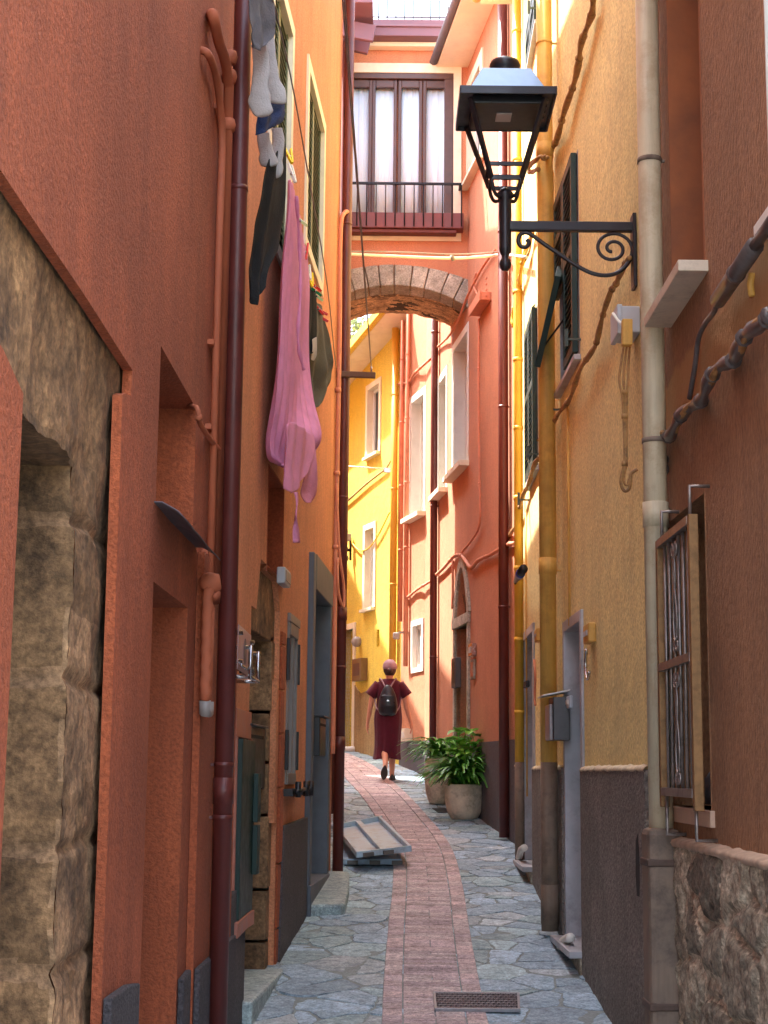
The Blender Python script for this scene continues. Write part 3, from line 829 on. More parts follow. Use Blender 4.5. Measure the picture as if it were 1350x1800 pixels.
# stone doorway: quoins in real blocks
mb = MB(); rg = random.Random(4)
def blocks(mb, sA, sB, o0, o1, z0, z1, lo=.3, hi=.5, j=.02, W=WL):
    z = z0
    while z < z1 - .05:
        h = min(rg.uniform(lo, hi), z1 - z); t = rg.uniform(.7, 1.15); r_ = rg.uniform(-.006, .006)
        mb.wbox(W, sA + r_, sB + abs(r_), o0, o1 + r_, z, z + h - j, col=(t, t * .97, t * .9)); z += h
blocks(mb, dd[1] - .16, dd[1] + .02, -.5, -.035, .2, 2.9)
blocks(mb, dd[0] - .20, dd[0] + .02, -.5, -.035, .2, 2.9)
mb.wbox(WL, dd[0] + .03, dd[1] - .17, -.5, -.04, 2.5, 2.98, col=(.85, .82, .76))
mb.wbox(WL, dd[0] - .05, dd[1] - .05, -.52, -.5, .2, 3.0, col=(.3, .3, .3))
part('stone_doorway', mb, brownstone, hM, bevel=.018)
mb = MB(); mb.wbox(WL, dd[0] + .0, dd[1] - .16, -.49, -.45, .5, 2.5); mb.wbox(WL, dd[0] + .1, dd[1] - .26, -.45, -.435, .7, 2.3)
part('door', mb, brownwood, hM, bevel=.005)
mb = MB(); mb.wbox(WL, dd[0] - .25, dd[1] + .03, -.45, .09, -.2, gz(10.3) + .05, col=(.95, .88, .76))
part('doorstep', mb, flag, hM, bevel=.02)
# narrow shop window, white and black framed
mb = MB(); S0, S1, Z0, Z1 = sw
mb.wbox(WL, S0 - .02, S1 + .02, .001, .025, Z1, Z1 + .06)
for s in (S0, S0 + (S1 - S0) * .52, S1 - .04): mb.wbox(WL, s, s + .04, -.06, .012, Z0, Z1)
mb.wbox(WL, S0 + .04, S1 - .04, -.06, .02, Z1 - .09, Z1 - .001); mb.wbox(WL, S0 + .04, S1 - .04, -.06, .02, Z0, Z0 + .08)
o = part('window', mb, plain('grey_window_frame', rgb(128, 122, 118), .5, 0, .15, 8), hM, bevel=.004)
mb = MB(); mb.wbox(WL, S0 + .02, S1 - .02, -.07, -.062, Z0 + .01, Z1 - .01); part('pane', mb, glass_d, o)
mb = MB()
for s in (S0 - .035, S1 + .003):
    mb.wbox(WL, s, s + .03, .002, .028, Z1 - .42, Z1 - .12); mb.wbox(WL, s, s + .03, .002, .028, Z0 + .1, Z0 + .38)
part('hinge', mb, blackp, o, bevel=.003)
mb = MB(); zr = Z0 - .03
mb.wbox(WL, S0 - .1, S1 + .02, .002, .07, zr - .05, zr); mb.tube([WL.P(S0 - .02, .09, zr - .02), WL.P(S1 + .5, .06, zr)], .016, 8)
for s in (S0 + .15, S1 + .1, S1 + .45): mb.tube([WL.P(s, .08, zr - .06), WL.P(s, .08, zr + .05)], .022, 8)
part('shutter_bar', mb, blackp, o)
# slate door frame at the corner
mb = MB()
mb.wbox(WL, ds[0] - .16, ds[0], -.25, .045, gz(13) - .1, ds[3] + .28, col=(1, 1, 1))
mb.wbox(WL, ds[0], ds[1] + .14, -.25, .05, ds[3], ds[3] + .285)
mb.wbox(WL, ds[1], ds[1] + .14, -.25, .045, gz(13) - .1, ds[3])
o = part('slate_door_frame', mb, slate, hM, bevel=.008)
mb = MB(); mb.wbox(WL, ds[0], ds[1], -.3, -.24, gz(13) - .1, ds[3]); mb.wbox(WL, ds[0] + .08, ds[1] - .08, -.24, -.225, 1.0, ds[3] - .1)
part('door', mb, plain('blue_grey_door', rgb(46, 52, 62), .5, 0, .15, 8), hM, bevel=.004)
mb = MB(); y_ = WL.P(ds[0], 0, 0).y
mb.wbox(WL, ds[0] - .16, ds[1] + .1, -.24, .06, gz(y_) - .1, gz(y_) + .22)
part('threshold', mb, slate, hM, bevel=.008)
st = [gnd(525, 1610), gnd(606, 1610), gnd(614, 1575), gnd(575, 1558)]
mb = MB(); zt = gz(st[0].y) + .085
rim = [Vector((-.72, st[0].y + .02, 0)), Vector((st[0].x, st[0].y, 0)), Vector((st[1].x - .04, st[1].y, 0)), Vector((st[1].x, st[1].y + .06, 0)), Vector((st[2].x, st[2].y - .02, 0)), Vector((st[2].x - .02, st[2].y + .9, 0)), Vector((-.7, st[2].y + .95, 0))]
mb.prism([Vector((p.x, p.y, gz(p.y) - .1)) for p in rim], (0, 0, .01))
mb = MB(); n = len(rim)
vs = [Vector((p.x, p.y, gz(p.y) - .1)) for p in rim] + [Vector((p.x, p.y, zt + .08 * (p.y - st[0].y))) for p in rim]
mb.add(vs, [tuple(range(n - 1, -1, -1)), tuple(range(n, 2 * n))] + [(i, (i + 1) % n, n + (i + 1) % n, n + i) for i in range(n)], col=(.85, .8, .7))
part('doorstep', mb, flag, hM, bevel=.02)
# dark plinth
mb = MB(); zq = WL.hit(510, 1447)[1]
mb.slab(WL, [(dd[1] + .05, -.1), (ds[0] - .17, -.1), (ds[0] - .17, zq + .02), (dd[1] + .2, zq)], .002, .03)
part('plinth', mb, dado_l, hM, bevel=.006); mb = MB()
mb.slab(WL, [(SB + .01, -.1), (dd[0] - .17, -.1), (dd[0] - .17, 1.02), (SB + .01, 1.0)], .002, .03)
part('plinth', mb, dado_l, hM, bevel=.006)
mb = MB(); rg = random.Random(8)
blocks(mb, dd[1] + .02, dd[1] + .2, .0, .02, .3, 2.6, .25, .5, .012)
part('quoin_edging', mb, terra, hM, bevel=.006)
# pipes at the corner
sp, _ = WL.hit(590, 300, .09)
downpipe(hM, WL, WL.L - .08, .075, gz(14.8) + .0, 10.4, .05, redpipe, brackets=(6.9, 4.2, 2.6), collars=(3.1, 1.9))
mb = MB(); sC = WL.L - .26
mb.tube(smooth_path([WL.P(sC, .03, 1.8), WL.P(sC, .03, 2.6), WL.P(sC, .03, 4.0), WL.P(sC + .01, .035, 5.6), WL.P(sC, .03, 6.75), WL.P(sC + .08, .06, 6.98), WL.P(sC + .2, .1, 7.02)], 6), .022, 8)
for z in (5.2, 4.4, 3.7): mb.tube([WL.P(sC, .03, z - .02), WL.P(sC, .03, z + .02)], .03, 8)
part('conduit', mb, salpipe, hM)
mb = MB(); mb.tube(smooth_path([WL.P(sC - .02, .03, 4.3), WL.P(sC, .06, 3.7), WL.P(sC + .12, .1, 3.35), WL.P(sC + .1, .1, 3.15), WL.P(sC - .03, .06, 3.3), WL.P(sC - .02, .05, 3.6)], 6), .014, 7)
part('cable_loop', mb, salpipe, hM)
eave(hM, WL, SB, WL.L, 10.6, .35, cream, gut=redpipe)

# ================================================================ RIGHT: brown house with stone base
hR = thing('brown_house', (1.5, 5, 0), 'brown rendered house on the right above a rubble stone base', 'house')
rw = (WR1.hit(1236, 300)[0], WR1.hit(1178, 300)[0], WR1.hit(1190, 560)[1] + .05, 6.6)
grl = (WR1.hit(1247, 1200)[0], WR1.hit(1170, 1200)[0], 1.50, 2.86)
up2 = (WR1.hit(1352, 200)[0] - 1.0, WR1.hit(1352, 200)[0] + .02, 3.62, 5.6)
SR = WR1.L
holes = [H(*rw, .28), H(*grl, .3), H(*up2, .2)]
part('wall', facade(WR1, -.5, 6.7, 5, holes, 5.3, SR), [brownw], hR)
window(hR, WR1, *rw, .28, rmat=plain('orange_reveal_paint', rgb(150, 88, 54), .9, 0, .25, 4, .003), fmat=plain('dark_mauve_frame', rgb(62, 54, 62), .5, 0, .15, 6), leaves=2, sill=.13, smat=plain('cream_stone_sill', rgb(214, 196, 172), .6, 0, .08, 6, dirt=rgb(150, 130, 110), dirt_amt=.4), sill_e=.06, fw=.07)
window(hR, WR1, *up2, .2, rmat=white, fmat=white, leaves=2, sill=.05, smat=white)
o = window(hR, WR1, *grl, .3, rmat=brownw, glass=darkin, fmat=blackp, leaves=2, sill=.02, smat=plain('pinkish_stone_sill', rgb(196, 160, 134), .7, 0, .12, 9), sill_h=.07, sill_e=.05)  # pane painted near-black for the unlit room behind the bars
# standing-off grille
mb = MB(); g0 = WR1.hit(1218, 1150, .095)[0]; g1 = WR1.hit(1164, 1150, .085)[0]; zb, zt = 1.50, WR1.hit(1218, 900, .095)[1]
zm = WR1.hit(1200, 1160, .095)[1]; OG = .085
mb.wbox(WR1, g0 - .02, g0 + .02, OG - .02, OG + .02, zb, zt)
g = part('grille', mb, bronze, o, bevel=.003)
mb = MB(); mb.wbox(WR1, g1 - .02, g1 + .02, OG - .02, OG + .02, zb, zt); part('grille_post', mb, bronze, g, bevel=.003)
mb = MB()
for z in (zb + .07, zm, zt - .02): mb.wbox(WR1, g0 + .021, g1 - .021, OG - .012, OG + .022, z - .018, z + .018)
nb = 7
for k in range(1, nb):
    s = g0 + (g1 - g0) * k / nb
    mb.tube([WR1.P(s, OG, zb + .06), WR1.P(s, OG, zt - .02)], .008, 6)
def spiral(c, W, r0, r1, turns, a0=0, n=26, o=OG):
    out = []
    for i in range(n + 1):
        t = i / n; a = a0 + turns * 2 * math.pi * t; r = r0 + (r1 - r0) * t
        out.append(W.P(c[0] + r * math.cos(a), o, c[1] + r * math.sin(a)))
    return out
for (za, zb_) in ((zb + .08, zm - .02), (zm + .02, zt - .04)):
    cm = (g0 + g1) / 2 - .02; L = zb_ - za
    for sg in (-1, 1):
        pts = [WR1.P(cm + sg * (.015 + .028 * math.sin(t / 12 * math.pi * 2)), OG + .012, za + L * (.12 + .76 * t / 12)) for t in range(13)]
        mb.tube(smooth_path(pts, 3), .005, 6)
        for zc, dr in ((za + L * .1, 1), (za + L * .9, -1)):
            mb.tube(spiral((cm + sg * .035, zc), WR1, .034, .008, 1.3 * sg, math.pi / 2 * dr, 18, OG + .012), .006, 6)
part('grille_bars', mb, bars, g, kind=None)
for s in (g0 + .05, g1 - .05):
    mb = MB(); mb.tube([WR1.P(s, OG, zt), WR1.P(s, OG, zt + .13), WR1.P(s, -.01, zt + .13)], .009, 6); part('grille_anchor', mb, bars, o)
    mb = MB(); mb.tube([WR1.P(s, OG, zb + .05), WR1.P(s, OG, zb - .12), WR1.P(s, -.01, zb - .12)], .009, 6); part('grille_anchor', mb, bars, o)
# bags of things on the sill behind the grille
mb = MB()
mb.lathe([(.01, 0), (.09, .01), (.10, .1), (.07, .2), (.02, .24)], WR1.P((g0 + g1) / 2 - .1, -.14, 1.51), 14, rfn=lambda a, z: 1 + .15 * math.sin(3 * a + z * 20))
mb.lathe([(.01, 0), (.07, .01), (.07, .12), (.03, .17)], WR1.P((g0 + g1) / 2 + .15, -.12, 1.51), 12)
part('sill_planter', mb, plain('dark_planter', rgb(60, 60, 62), .5), o)
# rubble base
mb = MB(); size = (.3, .50, .27)
zt_ = 1.335
def rj(u, v, p):
    w = Vector((p.x, p.y + .3 * p.z + noise.noise(p * 4) * .06, p.z + noise.noise(p * 4 + Vector((5, 0, 0))) * .05))
    return cell_joint(w, size, .17)
def rt(u, v, p):
    w = Vector((p.x, p.y + .3 * p.z + noise.noise(p * 4) * .06, p.z + noise.noise(p * 4 + Vector((5, 0, 0))) * .05))
    return cell_tone(w, size, .82, 1.22)
e_ = WR1.T(1); Pq = WR1.P(5.5, .045, -.3)
rough(mb, Pq, e_, Vector((0, 0, 1)), SR - 5.5 - .12, zt_ + .3, .016, amp=.014, freq=5, normal=WR1.N(1), joints=rj, tone=rt, jd=.028, fine=.5)
part('stone_base', mb, rubble, hR)
mb = MB()
rows = []
for k in range(90):
    s = 5.5 + (SR - 5.6) * k / 89; n_ = noise.noise(Vector((s * 5, 0, 0))) * .012; m_ = noise.noise(Vector((s * 9, 4, 0))) * .008
    rows.append([WR1.P(s, -.01, zt_ + .035 + m_), WR1.P(s, .045 + n_, zt_ + .018 + m_), WR1.P(s, .052 + n_, zt_ + .004), WR1.P(s, .045 + n_, zt_ - .012 + m_), WR1.P(s, -.01, zt_ - .02)])
mb.grid(rows); part('plaster_ledge', mb, plain('pink_plaster_edge', rgb(184, 158, 134), .9, 0, .25, 14, .004), hR)
# cream downpipe with its boxed lower end
sp, _ = WR1.hit(1140, 700, .1); sp = min(sp, 11.25)
zbx = zat(WR1, sp, .1, 1455, 1147)
downpipe(hR, WR1, sp, .075, zbx - .05, 6.7, .057, creampipe, collars=(zat(WR1, sp, .1, 905, 1140),), brackets=(zat(WR1, sp, .1, 283, 1137), zat(WR1, sp, .1, 775, 1139)))
mb = MB(); mb.wbox(WR1, sp - .11, sp + .10, .002, .155, -.3, zbx); q = part('pipe_casing', mb, greypipe, hR, bevel=.03)
rust = plain('rusty_strap', rgb(92, 74, 64), .6, .4, .3, 20)
for py in (1515, 1765):
    mb = MB(); z = zat(WR1, sp, .1, py, 1150); mb.wbox(WR1, sp - .115, sp + .105, .002, .161, z - .018, z + .018); part('strap', mb, rust, q, bevel=.008)
eave(hR, WR1, 5.3, SR, 6.7, .35, cream, gut=creampipe)

# ================================================================ RIGHT: ochre house
hO = thing('ochre_house', (1.5, 12, .4), 'pale ochre house on the right with green shutters and marble door frames', 'house')
q1 = rr(WR2, (1016, 262), (986, 690)); q2 = rr(WR2, (945, 535), (931, 855)); q3 = rr(WR2, (948, -40), (932, 128))
d1 = rr(WR2, (1023, 1092), (1000, 1690)); d2 = rr(WR2, (939, 1110), (925, 1505))
n1 = rr(WR2, (1125, 1550), (1112, 1640))
holes = [H(*q1, .2), H(*q2, .2), H(*q3, .2), H(d1[0] - .06, d1[1] + .06, gz(11.2) + .05, d1[3] + .06, .03, back=False), H(d2[0] - .06, d2[1] + .06, gz(14.3) + .05, d2[3] + .06, .03, back=False)]
SO = 5.9
part('wall', facade(WR2, -.5, 10.1, 5, holes, .001, WR2.L), [ochre, ochre_y], hO)
for q in (q1, q2, q3):
    o = window(hO, WR2, *q, .2, rmat=marble, cmat=marble, fmat=white, leaves=2, sill=.05, smat=marble, sill_h=.04, sill_e=.04)
    for side in (0, 1):
        m = MB(); hw = (q[1] - q[0]) / 2
        s0, s1 = (q[0] + .02, q[0] + hw - .01) if side == 0 else (q[1] - hw + .01, q[1] - .02)
        o0, o1 = .012, .05
        zlo = q[2] + (.72 if q is q1 and side == 1 else .03)
        m.wbox(WR2, s0, s0 + .06, o0, o1, zlo, q[3] - .02); m.wbox(WR2, s1 - .06, s1, o0, o1, zlo, q[3] - .02)
        for z in (zlo, (zlo + q[3]) / 2, q[3] - .09): m.wbox(WR2, s0 + .06, s1 - .06, o0, o1, z, z + .07)
        n = int((q[3] - zlo) / .05)
        for k in range(n):
            z = zlo + .05 + k * .05
            a = WR2.P(s0 + .06, o0, z + .035); b = WR2.P(s1 - .06, o0, z + .035); c = WR2.P(s1 - .06, o1 - .004, z); d = WR2.P(s0 + .06, o1 - .004, z)
            m.add([a, b, c, d] + [v - Vector((0, 0, .008)) for v in (a, b, c, d)], [(0, 1, 2, 3), (7, 6, 5, 4), (0, 1, 5, 4), (1, 2, 6, 5), (2, 3, 7, 6), (3, 0, 4, 7)])
        part('shutter', m, green, o)
    m = MB()
    for s, z in ((q[0] - .05, q[2] + .1), (q[1] + .06, q[2] - .12)):
        m.bar(WR2.P(s, -.01, z), WR2.P(s, .1, z), .014, .014); m.bar(WR2.P(s, .1, z - .05), WR2.P(s, .1, z + .07), .022, .02)
    part('shutter_catch', m, plain('grey_catch' + str(len(MATS)), rgb(70, 84, 78), .5, .3), o)
    if q is q1:      # propped-out lower flap
        m = MB(); ta = WR2.P(q[1] - .45, .06, WR2.hit(1003, 425, .06)[1]); s_, z_ = WR2.hit(946, 640, .42)
        tb = at(947, 634, ta.y + .35)
        m.bar(ta, tb, .40, .045, up=(-1, 0, .3)); part('propped_flap', m, green, o, bevel=.004)
        m = MB(); m.tube([ta.lerp(tb, .88), at(1003, 545, ta.y - .2)], .008, 6); part('prop_rod', m, black, o)
for q, py in ((d1, 1700), (d2, 1515)):
    m = MB(); zb = q[2] if q is d1 else q[2]
    y_ = WR2.P(q[0], 0, 0).y; zb = gz(y_) + .14
    m.wbox(WR2, q[0] - .07, q[0], -.15, .02, zb, q[3] + .075); m.wbox(WR2, q[1], q[1] + .07, -.15, .02, zb, q[3] + .075); m.wbox(WR2, q[0], q[1], -.15, .022, q[3], q[3] + .075)
    o = part('marble_door_frame', m, marble, hO, bevel=.004)
    m = MB(); m.wbox(WR2, q[0] - .1, q[1] + .1, -.16, .12, zb - .045, zb); part('doorstep', m, marble, hO, bevel=.006)
    m = MB(); m.wbox(WR2, q[0] - .08, q[1] + .08, -.1, .05, zb - .3, zb - .046); part('step_base', m, rubble, hO, bevel=.01)
    m = MB(); m.wbox(WR2, q[0], q[1], -.2, -.135, zb, q[3]); m.wbox(WR2, q[0] + .1, q[1] - .1, -.135, -.12, zb + .2, q[3] - .2)
    o = part('door', m, brownwood, hO, bevel=.004)
    m = MB(); m.tube([WR2.P(q[0] + .06, -.13, zb + 1.0), WR2.P(q[0] + .06, -.08, zb + 1.0), WR2.P(q[0] + .16, -.08, zb + 1.0)], .01, 8); part('handle', m, steel, o)
# rough plinth pieces between doors
zp = WR2.hit(1060, 1352)[1]; zp2 = WR2.hit(985, 1350)[1]; zp3 = WR2.hit(915, 1345)[1]
m = MB()
def pl(s0, s1, za, zb):
    m = MB(); n = 16; mbs = [(s0, -.3)] + [(s1, -.3)] + [(s1 + (s0 - s1) * k / n, zb + (za - zb) * k / n + noise.noise(Vector((s1 + (s0 - s1) * k / n, 0, 0)) * 7) * .012) for k in range(n + 1)]
    m.slab(WR2, mbs, .002, .035); part('plinth', m, dado_r, hO, bevel=.008)
    m = MB(); rows = []
    for k in range(41):
        s = s0 + (s1 - s0) * k / 40; nn_ = noise.noise(Vector((s * 13, 0, 2))) * .014; z = zb + (za - zb) * (1 - k / 40)
        z = za + (zb - za) * k / 40 + noise.noise(Vector((s, 0, 0)) * 7) * .012
        rows.append([WR2.P(s, .003, z + .022 + nn_), WR2.P(s, .03, z + .010 + nn_), WR2.P(s, .040, z - .006 + nn_ * .8), WR2.P(s, .034, z - .014)])
    m.grid(rows); part('plaster_edge', m, plain('chipped_edge%d' % len(MATS), rgb(206, 190, 160), .9, 0, .3, 18, .003), hO)
pl(.25, d1[0] - .075, zp, zp); pl(d1[1] + .075, d2[0] - .075, zp2, zp2); pl(d2[1] + .075, WR2.L - .05, zp3, zp3)
m = MB(); m.slab(WR2, [(.45, 1.02), (.52, 1.02), (.55, 1.12), (.53, 1.3), (.47, 1.34), (.43, 1.25), (.43, 1.1)], .0345, .0365); part('plinth_hole_shade', m, darkin, hO)  # flat dark patch painting the shade of a hole
# rectangular render channel + pipes
sp, _ = WR2.hit(962, 900, .1); zc = WR2.hit(962, 1340, .1)[1]
downpipe(hO, WR2, sp, .1, zc, 10.0, .062, ochpipe, collars=(zat(WR2, sp, .1, 265, 955), zat(WR2, sp, .1, 995, 962)), brackets=(7.4, zat(WR2, sp, .1, 1003, 962)))
m = MB(); m.tube([WR2.P(sp, .1, gz(13) - .05), WR2.P(sp, .1, zc)], .063, 18); m.tube([WR2.P(sp, .1, gz(13) + .0), WR2.P(sp, .1, gz(13) + .28)], .067, 18)
part('downpipe_foot', m, greypipe, hO)
sp2, _ = WR2.hit(912, 1000, .06)
m = MB(); zc2 = WR2.hit(910, 1340, .05)[1]
m.tube([WR2.P(sp2, .06, zc2), WR2.P(sp2, .06, 9.9)], .045, 14)
for k in range(11): m.tube([WR2.P(sp2, .06, 2.2 + k * .7), WR2.P(sp2, .06, 2.24 + k * .7)], .05, 14)
part('downpipe', m, yelpipe, hO)
m = MB(); m.tube([WR2.P(sp2, .06, gz(16) - .05), WR2.P(sp2, .06, zc2)], .046, 14); part('downpipe_foot', m, greypipe, hO)
m = MB()
for px, py0, py1, r in ((973, 300, 1010, .012), (999, 700, 1100, .010), (925, 900, 1400, .009)):
    s, z = WR2.hit(px, (py0 + py1) / 2, .02)
    m = MB(); m.tube([WR2.P(s, .018, zat(WR2, s, .02, py0, px)), WR2.P(s, .018, zat(WR2, s, .02, py1, px))], r, 6); part('conduit', m, ochpipe, hO)
eave(hO, WR2, 0, WR2.L + .02, 10.1, .38, cream, gut=ochpipe)

# ================================================================ RIGHT: salmon terrace under and beyond the bridge
hS = thing('salmon_terrace', (1.2, 20, 1.2), 'salmon house right of the arch with deep white windows and a pointed doorway', 'house')
k1 = rr(WR3, (822, 580), (797, 838)); k2 = rr(WR3, (785, 655), (771, 872)); k3 = rr(WR3, (746, 690), (722, 912)); k4 = rr(WR3, (743, 1095), (726, 1175))
k5 = rr(WR3, (846, 110), (824, 325))
dk = rr(WR3, (824, 1110), (802, 1290)); dk = (dk[0], dk[1], gz(20) + .02, dk[3])
arch_z = WR3.hit(815, 985)[1]; mid = (dk[0] + dk[1]) / 2; spz = WR3.hit(822, 1078)[1]
fan = [(dk[0], spz), (dk[1], spz)]
hwid = (dk[1] - dk[0]) / 2
for k in range(1, 12):
    a = k / 12
    t = a if a < .5 else 1 - a
    x = dk[1] - (dk[1] - dk[0]) * a
    hh = (arch_z - .08 - spz) * math.sin(math.pi / 2 * min(1, t * 2)) ** .8
    fan.append((x, spz + hh))
holes = [H(*k1, .22), H(*k2, .22), H(*k3, .22), H(*k4, .12), H(*k5, .15), H(dk[0], dk[1], -.2, spz - .13, .3), dict(poly=fan, depth=.12)]
part('wall', facade(WR3, -.5, 10.75, 5, holes, .0, WR3.L), [salmon], hS)
for q in (k1, k2, k3):
    window(hS, WR3, *q, .22, casing=.008, cw=.09, rmat=white, cmat=white, fmat=white, leaves=1, sill=.13, smat=cream, sill_h=.07, sill_e=.12)
window(hS, WR3, *k4, .12, casing=.02, cw=.07, cmat=white, fmat=white, leaves=2)
window(hS, WR3, *k5, .15, casing=.02, cw=.14, cmat=cream, fmat=white, leaves=2, sill=.1, smat=cream, sill_e=.2)
m = MB()
m.wbox(WR3, dk[0] - .11, dk[0], -.06, .03, 1.2, spz - .13); m.wbox(WR3, dk[1], dk[1] + .11, -.06, .03, 1.2, spz - .13)
m.wbox(WR3, dk[0] - .13, dk[1] + .13, -.1, .045, spz - .13, spz - .001)
fo = [( mid + (s - mid) * 1.38, spz + (z - spz) * 1.22 + .002) for s, z in fan]
n = len(fan)
for i in range(1, n):
    a, b = fan[i], fan[(i + 1) % n]
    A, B = fo[i], fo[(i + 1) % n]
    if (i + 1) % n == 0: pass
    m.slab(WR3, [a, b, B, A], -.02, .03)
part('stone_doorway', m, greystone, hS, bevel=.006)
m = MB(); m.wbox(WR3, dk[0], dk[1], -.29, -.24, 1.2, spz - .13); m.wbox(WR3, dk[0] + .1, dk[1] - .1, -.24, -.225, 1.6, spz - .3); part('door', m, plain('grey_brown_door', rgb(92, 84, 76), .7, 0, .2, 8), hS, bevel=.004)
m = MB(); m.slab(WR3, [(mid + (s - mid) * .98, spz + (z - spz) * .98) for s, z in fan], -.115, -.10)
fl = part('fanlight', m, glass_d, hS)
m = MB()
for k in range(5): m.tube([WR3.P(mid, -.06, spz + .02), WR3.P(mid + math.cos(R(25 + 32 * k)) * hwid * .85, -.06, spz + .1 + math.sin(R(25 + 32 * k)) * (arch_z - spz) * .75)], .008, 6)
m.tube(spiral((mid, spz + .3), WR3, .12, .02, 1.6, 0, 30, -.06), .008, 6)
part('fanlight_scroll', m, plain('rusty_scrollwork', rgb(120, 88, 60), .5, .5), fl)
zd = WR3.hit(870, 1303)[1]
m = MB(); m.wbox(WR3, .0, dk[0] - .115, .002, .02, -.2, zd); part('plinth', m, dado_f, hS); m = MB(); m.wbox(WR3, dk[1] + .115, WR3.L, .002, .02, -.2, zd + .10)
part('plinth', m, dado_f, hS)
sp, _ = WR3.hit(885, 900, .07)
downpipe(hS, WR3, sp, .07, gz(17.3), 10.6, .055, redpipe, brackets=(7.6, 5.6, 3.4))
sp, _ = WR3.hit(762, 900, .07)
downpipe(hS, WR3, sp, .065, gz(22.3), 10.6, .05, redpipe, brackets=(7.8, 5.3, 3.2))
for px in (706, 716, 822):
    s, z = WR3.hit(px, 900, .04)
    if px < 720: downpipe(hS, WR3, min(s, WR3.L - .1 * (px < 710)), .05, 3.2 if px > 710 else 3.9, 10.6, .035, salpipe, brackets=(8, 7, 6, 5))
eave(hS, WR3, 0, WR3.L, 10.75, .40, cream, thick=.06, gut=lead)
cond(hS, WR3, [(905, 955), (890, 958), (862, 975), (840, 985), (828, 998), (818, 985), (808, 975), (796, 980), (780, 998), (765, 1012)], .022, salpipe, name='cable', bands=5)
cond(hS, WR3, [(842, 560), (841, 700), (843, 850), (843, 920), (830, 948), (812, 970)], .014, salpipe, name='cable', bands=4)
cond(hS, WR3, [(837, 480), (832, 500), (840, 520)], .012, salpipe, name='cable')
cond(hS, WR3, [(870, 440), (848, 470), (822, 520, .05), (800, 575, .08), (780, 600), (758, 618)], .016, salpipe, name='cable')
cond(hS, WR3, [(700, 675), (718, 672), (730, 655), (758, 630)], .02, salpipe, name='cable', bands=5)
cond(hS, WR3, [(712, 1045), (716, 1050), (735, 1035), (760, 1020)], .02, salpipe, name='cable', bands=5)
cond(hS, WR3, [(796, 985), (796, 1040), (795, 1070)], .016, salpipe, name='cable')

# ================================================================ bridge house over the arch
hB = thing('bridge_house', (.2, BY, 7), 'salmon bridge room over the alley on a grey stone arch', 'bridge')
def PB(px, py, y=BY):
    return at(px, py, y)
WB = Wall([(-1.6, BY), (1.6, BY)], 1)      # faces the camera
assert WB.n[0].y < 0
xl = -.75; xr = WR3.W(822, 500).x + .12
cr = PB(690, 468); sprR = PB(822, 540); crB = PB(690, 508); outR = PB(822, 490); outL = PB(598, 478)
# arch intrados: circle through spring points and crown (in x,z)
def circ(p1, p2, p3):
    ax, ay = p1; bx, by = p2; cx, cy = p3
    d = 2 * (ax * (by - cy) + bx * (cy - ay) + cx * (ay - by))
    ux = ((ax * ax + ay * ay) * (by - cy) + (bx * bx + by * by) * (cy - ay) + (cx * cx + cy * cy) * (ay - by)) / d
    uy = ((ax * ax + ay * ay) * (cx - bx) + (bx * bx + by * by) * (ax - cx) + (cx * cx + cy * cy) * (bx - ax)) / d
    return ux, uy, math.hypot(ax - ux, ay - uy)
i1 = PB(600, 521); i2 = PB(685, 503); i3 = PB(822, 541)
ci = circ((i1.x, i1.z), (i2.x, i2.z), (i3.x, i3.z))
e1 = PB(600, 478); e2 = PB(700, 466); e3 = PB(822, 492)
ce = circ((e1.x, e1.z), (e2.x, e2.z), (e3.x, e3.z))
ceu, cev, cer = ce
def arcz(c, x): return c[1] + math.sqrt(max(0, c[2] ** 2 - (x - c[0]) ** 2))
sx = lambda x: x + 1.6
XA = [xl + (xr - xl) * k / 24 for k in range(25)]
TOPZ = PB(700, 66).z
wz0, wz1 = PB(640, 402).z, PB(640, 128).z; wx0, wx1 = PB(612, 250).x, PB(797, 250).x
front = [(sx(xl), arcz(ce, xl)), ] + [(sx(x), arcz(ce, x)) for x in XA[1:]] + [(sx(xr), TOPZ), (sx(xl), TOPZ)]
m = MB()
# front face with window hole through triangulation
pts = [Vector(p) for p in front]; ed = [(i, (i + 1) % len(front)) for i in range(len(front))]
hp = rect(sx(wx0), sx(wx1), wz0, wz1); b = len(pts); pts += [Vector(p) for p in hp]; ed += [(b + i, b + (i + 1) % 4) for i in range(4)]
ov, oe, of, *_ = geometry.delaunay_2d_cdt(pts, ed, [], 0, 1e-6)
fs = [f for f in of if inside((sum(ov[i].x for i in f) / 3, sum(ov[i].y for i in f) / 3), front) and not inside((sum(ov[i].x for i in f) / 3, sum(ov[i].y for i in f) / 3), hp)]
m.add([WB.P(v.x, 0, v.y) for v in ov], fs)
m.add([WB.P(s, 0, z) for s, z in hp] + [WB.P(s, -.2, z) for s, z in hp], [(i, (i + 1) % 4, 4 + (i + 1) % 4, 4 + i) for i in range(4)] + [(4, 5, 6, 7)])
D_ = BY2 - BY
back = [WB.P(s, -D_, z) for s, z in front]; m.add(back, [tuple(range(len(back)))])
m.add([WB.P(sx(xl), 0, TOPZ), WB.P(sx(xr), 0, TOPZ), WB.P(sx(xr), -D_, TOPZ), WB.P(sx(xl), -D_, TOPZ)], [(0, 1, 2, 3)])
part('wall', m, salmon, hB)
